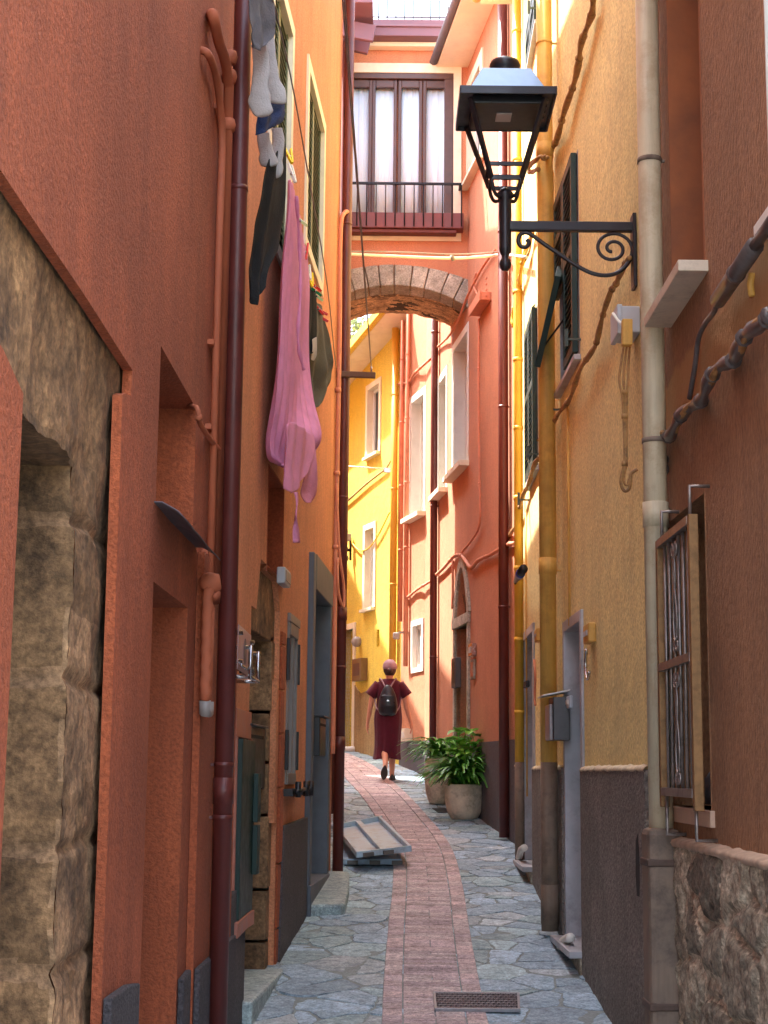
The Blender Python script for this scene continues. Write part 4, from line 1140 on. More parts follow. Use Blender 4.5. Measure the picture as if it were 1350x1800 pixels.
# voussoirs
m = MB(); rg = random.Random(12); x = xl
a_ = math.atan2(arcz(ci, xl) - ci[1], xl - ci[0]); b_ = math.atan2(arcz(ci, xr) - ci[1], xr - ci[0])
nv = 11; cuts = [a_ + (b_ - a_) * (k + (rg.uniform(-.18, .18) if 0 < k < nv else 0)) / nv for k in range(nv + 1)]
for k in range(nv):
    A0, A1 = cuts[k], cuts[k + 1]; g = -.0028; poly = []
    for t in (0, .5, 1): a = A0 + g + (A1 - A0 - 2 * g) * t; poly.append((ci[0] + (ci[2] + rg.uniform(-.01, .01)) * math.cos(a), ci[1] + ci[2] * math.sin(a)))
    for t in (1, .5, 0):
        a = A0 + g + (A1 - A0 - 2 * g) * t; xx = ci[0] + (ci[2] + .45) * math.cos(a)
        # outer end on the extrados
        c_, s_ = math.cos(a), math.sin(a); lo, hi = ci[2] + .05, ci[2] + .7
        for _ in range(30):
            md = (lo + hi) / 2; px_, pz_ = ci[0] + md * c_, ci[1] + md * s_
            if (px_ - ceu) ** 2 + (pz_ - cev) ** 2 > cer ** 2: hi = md
            else: lo = md
        poly.append((ci[0] + lo * c_, ci[1] + lo * s_))
    tt = rg.choice((.72, .84, .96, 1.08)) + rg.uniform(-.04, .04)
    m.prism([Vector((px_, BY - .03 + rg.uniform(-.01, .006), pz_)) for px_, pz_ in poly], (0, .4, 0), col=(tt, tt * .99, tt * .96))
part('arch_ring', m, greystone, hB, bevel=.015)
# soffit in rubble
m = MB(); na, ny = 120, 60; rows = []
for j in range(ny + 1):
    y = BY + .02 + (BY2 - BY - .02) * j / ny; r = []
    for i in range(na + 1):
        a = a_ + (b_ - a_) * i / na; rad = ci[2] + .02
        p = Vector((ci[0] + rad * math.cos(a), y, ci[1] + rad * math.sin(a)))
        w = Vector((p.x, p.y, 0)); jt = cell_joint(w, (.26, .12, 1), .2)
        h = .012 * jt - noise.fractal(p * 6, .7, 2, 4) * .007
        r.append(Vector((ci[0] + (rad + h) * math.cos(a), y, ci[1] + (rad + h) * math.sin(a))))
    rows.append(r)
base = len(m.v)
for r in rows: m.v += r
for j in range(ny):
    for i in range(na):
        q = base + j * (na + 1) + i; p = m.v[q]
        t = cell_tone(Vector((p.x, p.y, 0)), (.26, .12, 1), .8, 1.5)
        m.f.append((q, q + 1, q + na + 2, q + na + 1)); m.mi.append(0); m.sm.append(True); m.c.append(t)
part('arch_soffit', m, stone('brown_soffit_stone', rgb(140, 112, 80), rgb(206, 172, 130), 5, .02, 60), hB)
m = MB(); m.box(((xl + xr) / 2, BY2 + .03, (arcz(ce, 0) + arcz(ci, 0)) / 2 + .0), (xr - xl, .05, .35)); 
# cream surround
m = MB(); o_ = .02; cw = .13; cx1 = PB(811, 250).x; ctz = PB(700, 112).z; cbz = PB(640, 423).z
m.box(((xl + cx1) / 2, BY - .01, (wz1 + ctz) / 2), (cx1 - xl, .022, ctz - wz1)); m.box(((wx1 + cx1) / 2, BY - .01, (wz1 + cbz) / 2), (cx1 - wx1, .022, wz1 - cbz))
m.box(((xl + wx1) / 2, BY - .01, (cbz + wz0) / 2), (wx1 - xl, .022, wz0 - cbz))
part('window_surround', m, cream, hB, bevel=.004)
m = MB(); fy = BY + .05
m.box(((wx0 + wx1) / 2, fy, wz1 - .04), (wx1 - wx0, .12, .075)); m.box((wx1 - .06, fy, (wz0 + wz1) / 2 - .04), (.115, .12, wz1 - wz0 - .08)); m.box((wx0 + .02, fy, (wz0 + wz1) / 2 - .04), (.035, .12, wz1 - wz0 - .08))
o = part('window', m, brownwood, hB, bevel=.006)
lz0, lz1 = wz0 + .02, wz1 - .085
px_l = [(612, 653), (653, 697), (699, 742), (743, 789)]
for a, b in px_l:
    xa, xb = PB(a, 300).x, PB(b, 300).x; m = MB(); w_ = .044; y_ = fy + .0
    m.box((xa + w_ / 2, y_, (lz0 + lz1) / 2), (w_, .05, lz1 - lz0)); m.box((xb - w_ / 2, y_, (lz0 + lz1) / 2), (w_, .05, lz1 - lz0))
    m.box(((xa + xb) / 2, y_, lz1 - .05), (xb - xa - 2 * w_, .048, .1)); m.box(((xa + xb) / 2, y_, lz0 + .09), (xb - xa - 2 * w_, .048, .18))
    f = part('frame', m, brownwood, o, bevel=.008)
    m = MB(); rows = []
    for i in range(25):
        t = i / 24; x = xa + w_ * .8 + (xb - xa - 1.6 * w_) * t; yy = BY + .12 + .005 * math.sin(t * 17 + a) + .003 * math.sin(t * 41)
        rows.append([(x, yy, lz0 + .15), (x, yy + .004 * math.sin(t * 9), (lz0 + lz1) / 2), (x, yy, lz1 - .08)])
    m.grid(rows); part('curtain', m, plain('sky_tinted_curtain%d' % a, rgb(226, 240, 255), .9, 0, .02, 4), o, solid=.003)  # pale blue sky reflection of the panes put into the curtain colour
# shallow balcony
m = MB(); bz = PB(640, 373, BY - .2).z; bzl = PB(640, 400, BY - .2).z; bx0, bx1 = xl, PB(815, 390, BY - .2).x
m.box(((bx0 + bx1) / 2, BY - .11, (bz + bzl) / 2), (bx1 - bx0, .2, bz - bzl)); m.box(((bx0 + bx1) / 2 - .03, BY - .09, bzl - .025), (bx1 - bx0 - .12, .16, .045))
bl = part('balcony', m, plain('red_brown_balcony_beam', rgb(108, 58, 58), .6, 0, .15, 5), hB, bevel=.008)
m = MB(); rz = PB(640, 323, BY - .2).z; zf = bzl + .02
m.bar((bx0, BY - .22, rz), (bx1 - .03, BY - .22, rz), .03, .03); m.bar((bx1 - .045, BY - .22, rz), (bx1 - .045, BY, rz), .03, .03)
part('handrail', m, black, bl, bevel=.003)
for k in range(13):
    x = PB(811, 350, BY - .2).x - k * .121
    m = MB(); m.tube([(x, BY - .22, zf), (x, BY - .22, rz - .01)], .008, 6); part('baluster', m, black, bl)
# roof beam, cornice and terrace railing
m = MB(); t0, t1 = PB(700, 35, BY - .3).z, PB(700, 64, BY - .3).z
m.box(((xl + xr) / 2, BY - .19, (t0 + t1) / 2), (xr - xl, .26, t0 - t1)); m.box(((xl + xr) / 2, BY - .205, (t0 + t1) / 2 + .02), (xr - xl, .28, .03))
part('roof_beam', m, mauve, hB, bevel=.006)
m = MB(); m.box(((xl + xr) / 2, BY - .08, t1 - .03), (xr - xl, .14, .055)); part('cornice', m, cream, hB, bevel=.004)
m = MB(); m.box(((xl + xr) / 2, (BY + BY2) / 2 + .02, (TOPZ + t0) / 2), (xr - xl, D_, abs(t0 - TOPZ) + .05)); part('roof', m, lead, hB)
rl = MB(); rz0 = PB(700, 27, BY - .25).z
rl.bar((xl, BY - .2, rz0), (xr, BY - .2, rz0), .018, .018); rl.bar((xl, BY - .2, rz0 + .95), (xr, BY - .2, rz0 + .95), .03, .02)
ro = part('roof_railing', rl, lead, hB)
k = 0; x = xl + .05
while x < xr:
    m = MB(); m.tube([(x, BY - .2, t0), (x, BY - .2, rz0 + .95)], .010, 6); part('baluster', m, green, ro); x += .113

# left abutment house and alley corner
hA = thing('abutment_house', (-2.5, 21, 1.3), 'salmon house with mauve rafter ends carrying the left side of the stone arch', 'house')
WA = Wall([(-.66, 18.9), (-.74, 21.6)], 1)
part('wall', facade(WA, 0, 10.9, 2.6, [], 0, WA.L), salmon, hA)
downpipe(hA, WA, .16, .09, gz(19), 10.8, .05, redpipe, brackets=(7.4, 5.2, 3.1))
m = MB(); ez = PB(620, 78, 19.2).z
for y in (18.95, 19.3): m = MB(); m.bar((-.7, y, ez + .12), (-.18 if y < 19.2 else -.25, y, ez + .02), .07, .22); part('rafter', m, mauve, hA, bevel=.01)
m = MB(); m.box((-.55, 19.05, ez + .30), (.7, .95, .08)); part('eave', m, mauve, hA, bevel=.006)

# ================================================================ FAR: yellow house across the bend
hY = thing('yellow_house', (-.2, 26, 1.9), 'bright yellow house across the bend with a sunlit face and cream windows', 'house')
v1 = rr(WY, (668, 672), (646, 805)); v2 = rr(WY, (659, 925), (641, 1072)); dy = rr(WY, (623, 1105), (605, 1300)); slot = rr(WY, (667, 1106), (662, 1137))
holes = [H(*v1, .15), H(*v2, .15), H(dy[0], dy[1], 1.5, dy[3], .2), H(*slot, .15)]
EZ = 8.60
def shear(mb):
    for v in mb.v:
        if v.z > 8: v.z -= .146 * (v.y - 24.4)
    return mb
part('wall', shear(facade(WY, 0, EZ, 5, holes)), [yellow], hY)
for q in (v1, v2): window(hY, WY, *q, .15, casing=.02, cw=.08, cmat=cream, fmat=white, leaves=1, sill=.08, smat=cream)
m = MB(); m.wbox(WY, dy[0] - .09, dy[0], -.1, .03, 1.6, dy[3] + .1); m.wbox(WY, dy[1], dy[1] + .09, -.1, .03, 1.6, dy[3] + .1); m.wbox(WY, dy[0], dy[1], -.1, .03, dy[3], dy[3] + .1)
part('door_frame', m, cream, hY, bevel=.006)
m = MB(); m.wbox(WY, dy[0], dy[1], -.19, -.12, 1.6, dy[3]); part('door', m, plain('pale_green_door', rgb(196, 196, 160), .6, 0, .1, 6), hY)
zd = WY.hit(640, 1213)[1]
m = MB(); m.slab(WY, [(.3, .5), (dy[0] - .1, .5), (dy[0] - .1, zd + .1), (dy[0] - .4, zd - .05), (1.2, zd + .02), (.7, zd - .04), (.3, zd)], .002, .02); part('plinth', m, dado_y, hY, bevel=.004)
m = MB(); m.wbox(WY, -.4, WY.L + .5, -.4, .42, EZ, EZ + .10); part('eave', shear(m), cream, hY)
m = MB(); m.wbox(WY, -.4, WY.L + .5, .40, .50, EZ + .0, EZ + .14); part('fascia', shear(m), yellow, hY)
s, z = WY.hit(693, 800, .07); downpipe(hY, WY, max(s, .1), .07, 3.3, EZ, .055, yelpipe, brackets=(7.5, 6, 4.5))
cond(hY, WY, [(606, 885), (625, 868), (645, 850), (668, 832), (680, 822), (692, 800)], .016, dado_y, name='cable', bands=4)
cond(hY, WY, [(612, 945), (625, 962), (635, 968), (650, 962), (668, 935), (685, 900)], .012, yelpipe, name='cable', bands=5)
rr_ = MB(); ez = EZ + .14
nrY = WY.N(1)
for kk in range(int(3.2 / .11)):
    s = kk * .11; rr_.tube([WY.P(s, .3, ez), WY.P(s, .3, ez + 1.0)], .007, 5)
for z in (.06, 1.0): rr_.tube([WY.P(0, .3, ez + z), WY.P(3.2, .3, ez + z)], .014, 6)
part('roof_railing', shear(rr_), lead, hY)

# orange house closing the view, and unseen houses that shape the sun patches
hC = thing('orange_house', (-2, 28, 2.1), 'orange house with white upper wall closing the bend on the left', 'house')
WC = Wall([(-3.3, 28.4), (-.79, 28.4)], 1)
zc = at(597, 728, 28.4).z; ztop = at(597, 690, 28.4).z + .4
part('wall', facade(WC, 0, zc, 3, []), orange, hC)
m = MB(); m.box((-2.04, 29.9, (zc + ztop) / 2), (2.5, 3.0, ztop - zc)); part('upper_wall', m, white, hC)
m = MB(); zg = at(597, 1252, 28.4).z; m.wbox(WC, 0, WC.L, .002, .02, 1, zg); part('plinth', m, plain('grey_plinth_paint', rgb(150, 146, 138), .9, 0, .12, 6), hC)
hE = thing('gap_sun_blocker', (-2, 17, 1), 'low salmon house filling the gap between the corner and the bridge', 'house')  # added out of view to limit the sun on the ochre wall
WE = Wall([(-.66, 15.1), (-.68, 18.8)], 1)
part('wall', facade(WE, 0, 8.3, 4, [], 0, WE.L), salmon, hE)
hF = thing('far_sun_blocker', (-7, 30, 2), 'tall ochre house rising far behind the bend', 'house')  # out of view; height set to shade the foot of the yellow house
WF = Wall([(-3.5, 25.65), (-3.4, 34)], 1)
part('wall', facade(WF, 0, 11.4, 5, [H(1, 2, 5, 6.4, .15)], 0, WF.L), ochre_y, hF); window(hF, WF, 1, 2, 5, 6.4, .15, casing=.02, cmat=cream, leaves=2)
hD = thing('bend_sun_blocker', (-7, 24, 2), 'tall salmon house standing back from the bend behind the arch', 'house')  # out of view; raised to keep sun off the terrace's lower wall
WD = Wall([(-3.5, 21.7), (-3.5, 24.9)], 1)
wq = (1.2, 2.2, 4.2, 5.6)
part('wall', facade(WD, 0, 12.6, 5, [H(*wq, .15)]), salmon, hD); window(hD, WD, *wq, .15, casing=.02, cmat=cream, leaves=2)
# ================================================================ street lantern on its bracket
AX = WR2.W(1117, 400); AY, AZ = AX.y, AX.z
lx = at(888, 400, AY).x; wx = WR2.P(WR2.hit(1117, 400)[0], 0, 0).x
t = thing('street_lantern', (lx, AY, AZ), 'large black iron lantern hanging out over the alley on a scrolled bracket', 'street lamp')
m = MB(); m.bar((lx, AY, AZ), (wx + .02, AY, AZ), .045, .055)
arm = part('arm', m, lampiron, t, bevel=.008)
m = MB(); m.box((wx - .012, AY, AZ - .14), (.02, .10, .42)); part('wall_plate', m, lampiron, arm, bevel=.004)
def px2(px, py): p = at(px, py, AY); return (p.x, AY, p.z)
m = MB()
big = [(1117, 412), (1113, 440), (1104, 462), (1088, 478), (1066, 484), (1040, 480), (1012, 466), (985, 448), (958, 430), (936, 414), (924, 409), (914, 413), (911, 424), (916, 433), (925, 434), (930, 427), (926, 421)]
m.tube(smooth_path([px2(*q) for q in big], 5), [.012] * (len(big) * 5 - 4), 8)
cc = px2(1077, 437); sp_ = []
for i in range(46):
    a = R(-20) + i / 45 * R(640); r = .105 * (1 - .82 * i / 45)
    sp_.append((cc[0] + r * math.cos(a) * 1.05, AY, cc[2] + r * math.sin(a) * .95))
m.tube(sp_, .010, 8)
part('scroll', m, lampiron, t)
m = MB(); zb = at(888, 345, AY).z; z0 = at(888, 440, AY).z
m.lathe([(.018, z0 - AZ - .115), (.030, z0 - AZ - .10), (.034, z0 - AZ - .075), (.026, z0 - AZ - .055), (.018, z0 - AZ - .045), (.020, z0 - AZ - .03), (.032, z0 - AZ - .01), (.034, z0 - AZ + .01), (.034, .02), (.036, .06), (.034, zb - AZ - .02), (.045, zb - AZ - .005), (.046, zb - AZ + .015), (.03, zb - AZ + .035), (.012, zb - AZ + .05)], (lx, AY, AZ), 18)
part('post', m, lampiron, t)
hb = at(888, 195, AY).z                         # underside of the hood
HW = .265
m = MB(); bz = at(888, 322, AY).z
corners = [(-1, -1), (1, -1), (1, 1), (-1, 1)]
for cx_, cy_ in corners:
    m.bar((lx + cx_ * .205, AY + cy_ * .205, hb - .01), (lx + cx_ * .082, AY + cy_ * .082, bz), .026, .02)
    m.tube(smooth_path([(lx + cx_ * .082, AY + cy_ * .082, bz + .02), (lx + cx_ * .075, AY + cy_ * .075, bz - .04), (lx + cx_ * .055, AY + cy_ * .055, bz - .085), (lx + cx_ * .02, AY + cy_ * .02, bz - .09)], 4), .011, 8)
for zz, hw in ((bz + .075, .098), (bz, .082)):
    for i in range(4):
        a, b = corners[i], corners[(i + 1) % 4]
        m.bar((lx + a[0] * hw, AY + a[1] * hw, zz), (lx + b[0] * hw, AY + b[1] * hw, zz), .018, .022)
part('cage', m, lampiron, t, bevel=.002)
m = MB()
def frust(m, w0, z0, w1, z1, **k):
    vs = [(lx + a * w0, AY + b * w0, z0) for a, b in corners] + [(lx + a * w1, AY + b * w1, z1) for a, b in corners]
    m.add(vs, [(3, 2, 1, 0), (4, 5, 6, 7), (0, 1, 5, 4), (1, 2, 6, 5), (2, 3, 7, 6), (3, 0, 4, 7)], **k)
frust(m, HW, hb + .012, HW, hb + .032)
for i in range(4):     # downturned rim
    a, b = corners[i], corners[(i + 1) % 4]
    m.bar((lx + a[0] * (HW - .006), AY + a[1] * (HW - .006), hb), (lx + b[0] * (HW - .006), AY + b[1] * (HW - .006), hb), .012, .026)
hd = part('hood', m, lampiron, t, bevel=.002)
m = MB(); ht = at(888, 120, AY - .13).z
frust(m, .215, hb + .031, .135, ht)
part('hood_top', m, lamptop, hd, bevel=.004)
m = MB(); m.lathe([(.05, ht), (.085, ht + .005), (.06, ht + .03), (.078, ht + .045), (.088, ht + .07), (.080, ht + .095), (.05, ht + .112), (.01, ht + .118)], (lx, AY, 0), 22)
part('finial', m, lampiron, hd)
m = MB(); frust(m, .19, hb - .035, .19, hb + .012)
for k in range(4): m.box((lx + .215, AY - .12 + k * .08, hb + .004), (.03, .05, .012))
lh = part('lamp_housing', m, blackp, t, bevel=.004)
m = MB(); m.box((lx - .008, AY + .0, hb - .038), (.085, .11, .01))
mm, nd, lk, bs = mnew('led_lens'); bs.inputs['Base Color'].default_value = rgb(176, 170, 168); bs.inputs['Roughness'].default_value = .3
part('lens', m, mm, lh, bevel=.002)

# ================================================================ wall-mounted things, left
def wsign(nm, px, o, lab):
    S0, S1, Z0, Z1 = rr(WL, *px, o)
    t = thing(nm, WL.P((S0 + S1) / 2, 0, Z0), lab, 'sign')
    m = MB(); m.wbox(WL, S0, S1, o - .006, o, Z0, Z1); p = part('plate', m, plain('pinkish_plate' + str(len(MATS)), rgb(176, 138, 132), .35, .1, .06, 8), t, bevel=.002)
    m = MB(); c = ((S0 + S1) / 2, (Z0 + Z1) / 2); r = min(S1 - S0, Z1 - Z0) * .3
    m.slab(WL, [(c[0] + r * math.cos(a * .314), c[1] + r * math.sin(a * .314)) for a in range(20)], o + .001, o + .003)
    part('disc', m, plain('grey_disc' + str(len(MATS)), rgb(110, 92, 88), .5), p)
    for s in (S0 + .03, S1 - .03):
        for z in (Z0 + .04, Z1 - .04):
            m = MB(); m.tube([WL.P(s, -.01, z), WL.P(s, o + .02, z)], .012, 10); part('standoff', m, steel, t)
    m = MB(); m.tube([WL.P(S0, o + .015, Z0 + .02), WL.P(S1, o + .015, Z0 + .02)], .008, 8); part('rail', m, steel, t)
wsign('wall_sign', ((420, 1097), (440, 1190)), .10, 'square metal plaque with a grey disc on long steel standoffs by the stone doorway')
S0, S1, Z0, Z1 = rr(WL, (441, 1138), (453, 1198), .13)
t = thing('holder', WL.P(S0, 0, Z0), 'small steel rod holder beyond the standoff plaque', 'holder')
m = MB()
for s in (S0, S1):
    for z in (Z0, Z1): m.tube([WL.P(s, -.02, z), WL.P(s, .14, z)], .010, 8)
    m.tube([WL.P(s, .13, Z0 - .01), WL.P(s, .13, Z1 + .01)], .012, 8)
m.tube([WL.P(S0, .13, Z0), WL.P(S1, .13, Z0)], .012, 8)
part('rod_frame', m, steel, t)
m = MB(); m.wbox(WL, S0 + .02, S1 - .02, .07, .085, Z0 + .02, Z1 - .02); part('backing', m, blackp, t)
def mailbox(W, px, depth, mat, lab, slot=True, name='mailbox', lid=None, labels=0, o0=.0):
    S0, S1, Z0, Z1 = rr(W, *px, o0 + depth)
    t = thing(name, W.P((S0 + S1) / 2, 0, Z0), lab, 'mailbox')
    m = MB(); m.wbox(W, S0, S1, o0 + .002, o0 + depth, Z0, Z1); b = part('body', m, mat, t, bevel=.006)
    m = MB(); a = W.P(S0 - .01, o0, Z1 + .03); m.slab(W, [(S0 - .012, Z1), (S1 + .012, Z1), (S1 + .012, Z1 + .012), (S0 - .012, Z1 + .012)], o0 + .001, o0 + depth + .03)
    part('lid', m, lid or mat, t, bevel=.003)
    if slot: m = MB(); m.wbox(W, S0 + .03, S1 - .03, o0 + depth, o0 + depth + .004, Z1 - .07, Z1 - .05); part('slot', m, darkin, t)  # slot is a dark strip standing for its inner shade
    for k in range(labels):
        m = MB(); z = Z1 - (.18 + .22 * k) * (Z1 - Z0) / .5; m.wbox(W, S0 + .03, S0 + .10, o0 + depth, o0 + depth + .003, z - .03, z + .01)
        m2 = part('name_tag', m, cable_g, t)
    return t
mailbox(WL, ((437, 1275), (462, 1385)), .02, blackp, 'black flat mailbox set in the stone doorway on the left', labels=0, o0=-.02)
q = rr(WL, (436, 1275), (462, 1388))
dsd = WL.P(dd[1] - .17, 0, 0)
m = MB(); dpt = -.04; s_ = dd[1] - .17
t = thing('letterbox', WL.P(s_ - .05, -.2, q[2]), 'black letterbox with two white tags on the stone jamb', 'mailbox')
za, zb = WL.hit(450, 1385, -.2)[1] , WL.hit(450, 1280, -.2)[1]
m.wbox(WL, s_ - .10, s_ - .002, -.36, -.06, za, zb); part('body', m, blackp, t, bevel=.005)
for z in (za + .12, za + (zb - za) * .62):
    m = MB(); m.wbox(WL, s_ - .104, s_ - .1, -.17, -.12, z, z + .06); part('name_tag', m, white, t)
mailbox(WL, ((563, 1260), (572, 1330)), .07, blackp, 'black mailbox beside the corner downpipe on the left')
q = rr(WL, (499, 996), (508, 1034), .05)
t = thing('junction_box', WL.P(q[0], 0, q[2]), 'small white box above the narrow shop window', 'junction box')
m = MB(); m.wbox(WL, q[0], q[1], .002, .06, q[2], q[3]); part('case', m, greypl, t, bevel=.008)
m = MB(); m.wbox(WL, q[0] + .02, q[1] - .02, .06, .066, q[2] + .02, q[3] - .02); part('cover', m, cable_g, t, bevel=.003)

# ================================================================ wall-mounted things, right
q = rr(WR2, (1087, 537), (1076, 604), .12)
t = thing('meter_box', WR2.P(q[0], 0, q[2]), 'grey plastic meter box high on the ochre wall behind the cream downpipe', 'electric box')
m = MB(); m.wbox(WR2, q[0], q[1], .002, .12, q[2], q[3]); part('case', m, greypl, t, bevel=.008)
m = MB(); m.wbox(WR2, q[0] - .008, q[1] + .008, .10, .128, q[2] - .008, q[3] + .008); part('cover', m, greypl, t, bevel=.006)
m = MB(); a = WR2.P(q[0] + .05, .13, q[3] - .05); m.tube(smooth_path([a, a + Vector((-.02, -.06, .0)), a + Vector((0, -.12, -.06)), a + Vector((.03, -.17, -.1))], 5), .009, 8); part('cable', m, white, t)
zq = WR2.hit(1103, 560, .16)
t = thing('socket_box', WR2.P(.25, 0, zq[1]), 'small ochre painted socket box in front of the grey meter box', 'electric box')
c0 = at(1102, 562, 8.2); c1 = at(1102, 608, 8.2)
m = MB(); m.bar(c0, c1, .055, .05, up=(0, 1, 0)); part('case', m, ochpipe, t, bevel=.006)
t = thing('hanging_cable', at(1100, 850, 8.25), 'bundle of ochre painted cables hanging from the meter box with a loop at its end', 'cable')
m = MB()
def wp(px, py, y=8.28): return at(px, py, y)
for dx in (-5, 0, 5):
    m.tube(smooth_path([wp(1103 + dx, 600), wp(1098 + dx * 1.3, 640), wp(1096 + dx * 1.5, 668), wp(1098 + dx * .8, 700), wp(1099 + dx * .4, 760), wp(1100 + dx * .3, 820)], 5), .007, 6)
m.tube(smooth_path([wp(1099, 815), wp(1093, 835), wp(1092, 852), wp(1098, 863), wp(1106, 858), wp(1108, 840), wp(1110, 832), wp(1120, 825)], 5), .009, 8)
m.tube(smooth_path([wp(1101, 815), wp(1097, 838), wp(1098, 850), wp(1103, 852), wp(1106, 842)], 5), .007, 8)
for py in (690, 732, 815): m.tube([wp(1098, py - 4), wp(1098, py + 4)], .017, 8)
part('strands', m, cable_o, t)
def bundle(nm, W, pix, r, mat, lab, n=3, knots=7, o=.045, cat='cable', seed=1, wob=.012, blobs=True):
    pts = []
    for q in pix:
        oo = q[2] if len(q) > 2 else o
        s, z = W.hit(q[0], q[1], oo); pts.append(W.P(s, oo, z))
    base = smooth_path(pts, 8); rg = random.Random(seed)
    lo = min(base, key=lambda p: p.z)
    t = thing(nm, lo, lab, cat)
    for j in range(n):
        m = MB(); ph = rg.uniform(0, 6)
        path = []
        for i, p in enumerate(base):
            tt = (base[min(i + 1, len(base) - 1)] - base[max(0, i - 1)]).normalized(); u = tt.cross(Vector((1, .1, 0))).normalized()
            path.append(p + u * math.sin(i * .35 + ph) * wob + tt.cross(u) * math.cos(i * .35 + ph) * wob * .7)
        rr_ = [r * (1 + .22 * math.sin(i * .8 + ph)) if blobs else r for i in range(len(path))]
        if j: rr_ = [x * .55 for x in rr_]
        m.tube(path, rr_, 8)
        if j == 0:
            for k in range(3, len(base) - 3, knots):
                d = (base[k + 1] - base[k]).normalized(); m.tube([path[k] - d * .007, path[k] + d * .007], r * 1.32, 9)
        part('strand', m, mat if j != 2 else cable_o, t)
    return t
bundle('cable_bundle', WR2, [(1047, -25), (1040, 15), (1028, 62), (1018, 100), (1003, 165), (985, 225), (969, 262), (964, 282)], .022, cable_o, 'thick ochre painted cable bundle running down from the top of the ochre wall', n=3, seed=2)
bundle('cable_bundle', WR2, [(964, 282), (958, 276, .14), (945, 280, .19), (930, 291, .16), (932, 302, .1), (945, 300, .19)], .016, cable_o, 'ochre cable bend looping round the pipe beside the lantern', n=2, knots=50)
bundle('cable_bundle', WR2, [(1105, 455), (1088, 492), (1075, 505), (1062, 555), (1045, 605), (1025, 645), (1005, 690), (985, 725), (968, 752), (945, 772, .17)], .016, cable_o, 'ochre cable bundle sagging diagonally below the near green shuttered window', n=3, seed=5)
bundle('cable_bundle', WR2, [(946, 808), (935, 830), (925, 858), (915, 890), (905, 925), (893, 948), (886, 955)], .018, cable_o, 'ochre cable bundle under the far green shuttered window', n=3, seed=6)
bundle('cable_bundle', WR2, [(935, 400), (925, 450), (912, 500), (905, 545), (904, 575)], .02, yelpipe, 'tangled yellow painted cables on the sunlit strip behind the lantern post', n=3, seed=9, wob=.03)
bundle('cable_bundle', WR2, [(905, 905), (909, 985), (907, 1030)], .008, cable_o, 'thin loose cables hanging by the yellow pipe', n=2, seed=3, knots=60)
bundle('cable_bundle', WR1, [(1352, 545, .08), (1325, 583, .08), (1300, 612), (1275, 640), (1250, 670), (1225, 705), (1200, 735), (1175, 762), (1158, 772), (1158, 800), (1163, 830), (1162, 870), (1160, 905)], .026, cable_b, 'heavy grey wrapped cable bundle climbing diagonally across the brown wall', n=3, seed=4, wob=.016, knots=9)
t = thing('cable_conduit', WR1.W(1262, 540), 'straight dark conduit entering from the right edge above the wrapped cables', 'conduit')
m = MB(); pA, pB = WR1.W(1352, 395, .05), WR1.W(1262, 528, .05); m.tube([pA + (pA - pB) * .2, pA, pA.lerp(pB, .3)], .022, 10); m.tube([pA.lerp(pB, .25), pB], .034, 12); m.tube([pA.lerp(pB, .6), pA.lerp(pB, .63)], .038, 12)
part('tube', m, cable_b, t)
m = MB(); m.tube(smooth_path([WR1.W(1262, 528, .05), WR1.W(1255, 548, .045), WR1.W(1240, 568, .03), WR1.W(1228, 595, .03), WR1.W(1222, 640, .03), WR1.W(1212, 700, .03)], 5), .012, 8); part('cable', m, cable_b, t)
m = MB(); m.tube([WR1.W(1322, 480, .01), WR1.W(1319, 500, .012), WR1.W(1322, 520, .01)], .014, 6)
single('wall_filler', m, ochpipe, 'yellow drip of filler on the brown wall between the two cables', 'filler')
# mailbox, intercom and cleats on the ochre wall
sM, zM = WR2.hit(975, 1300, .14); tb = thing('mailbox', WR2.P(sM, 0, zM), 'grey metal mailbox with a flared lid on the ochre wall', 'mailbox')
zT = WR2.hit(975, 1222, .14)[1]; s0, s1 = WR2.hit(996, 1290, .02)[0], WR2.hit(975, 1290, .14)[0]
s0 = WR2.hit(995, 1260, .03)[0]; s1 = s0 + .3
m = MB(); m.slab(WR2, [(s0, zM), (s1, zM), (s1, zT), (s0, zT)], .002, .12); part('body', m, plain('dark_grey_metal', rgb(84, 82, 84), .4, .5), tb, bevel=.005)
m = MB(); m.slab(WR2, [(s0 + .02, zM + .0), (s1 - .02, zM + .0), (s1 - .02, zT - .05), (s0 + .02, zT - .05)], .121, .15); part('door', m, plain('pale_mail_front', rgb(170, 164, 166), .4, .4), tb, bevel=.012)
m = MB(); m.add([WR2.P(s0 - .02, 0, zT + .055), WR2.P(s1 + .02, 0, zT + .055), WR2.P(s1 + .02, .2, zT + .012), WR2.P(s0 - .02, .2, zT + .012), WR2.P(s0 - .02, 0, zT + .04), WR2.P(s1 + .02, 0, zT + .04), WR2.P(s1 + .02, .2, zT), WR2.P(s0 - .02, .2, zT)], [(0, 1, 2, 3), (7, 6, 5, 4), (0, 1, 5, 4), (1, 2, 6, 5), (2, 3, 7, 6), (3, 0, 4, 7)])
part('lid', m, plain('pale_lid', rgb(190, 184, 180), .4, .4), tb, bevel=.004)
def wthing(nm, W, px, d, mat, lab, cat, cover=None):
    q = rr(W, *px, d); t = thing(nm, W.P((q[0] + q[1]) / 2, 0, q[2]), lab, cat)
    m = MB(); m.wbox(W, q[0], q[1], .002, d, q[2], q[3]); part('case', m, mat, t, bevel=min(.008, (q[1] - q[0]) * .2))
    m = MB(); e = (q[1] - q[0]) * .18; m.wbox(W, q[0] + e, q[1] - e, d, d + .006, q[2] + e, q[3] - e); part('cover', m, cover or cable_g, t)
    return t, q
wthing('intercom', WR2, ((1034, 1094), (1025, 1133)), .05, ochpipe, 'intercom box beside the near marble door frame', 'intercom', greypl)
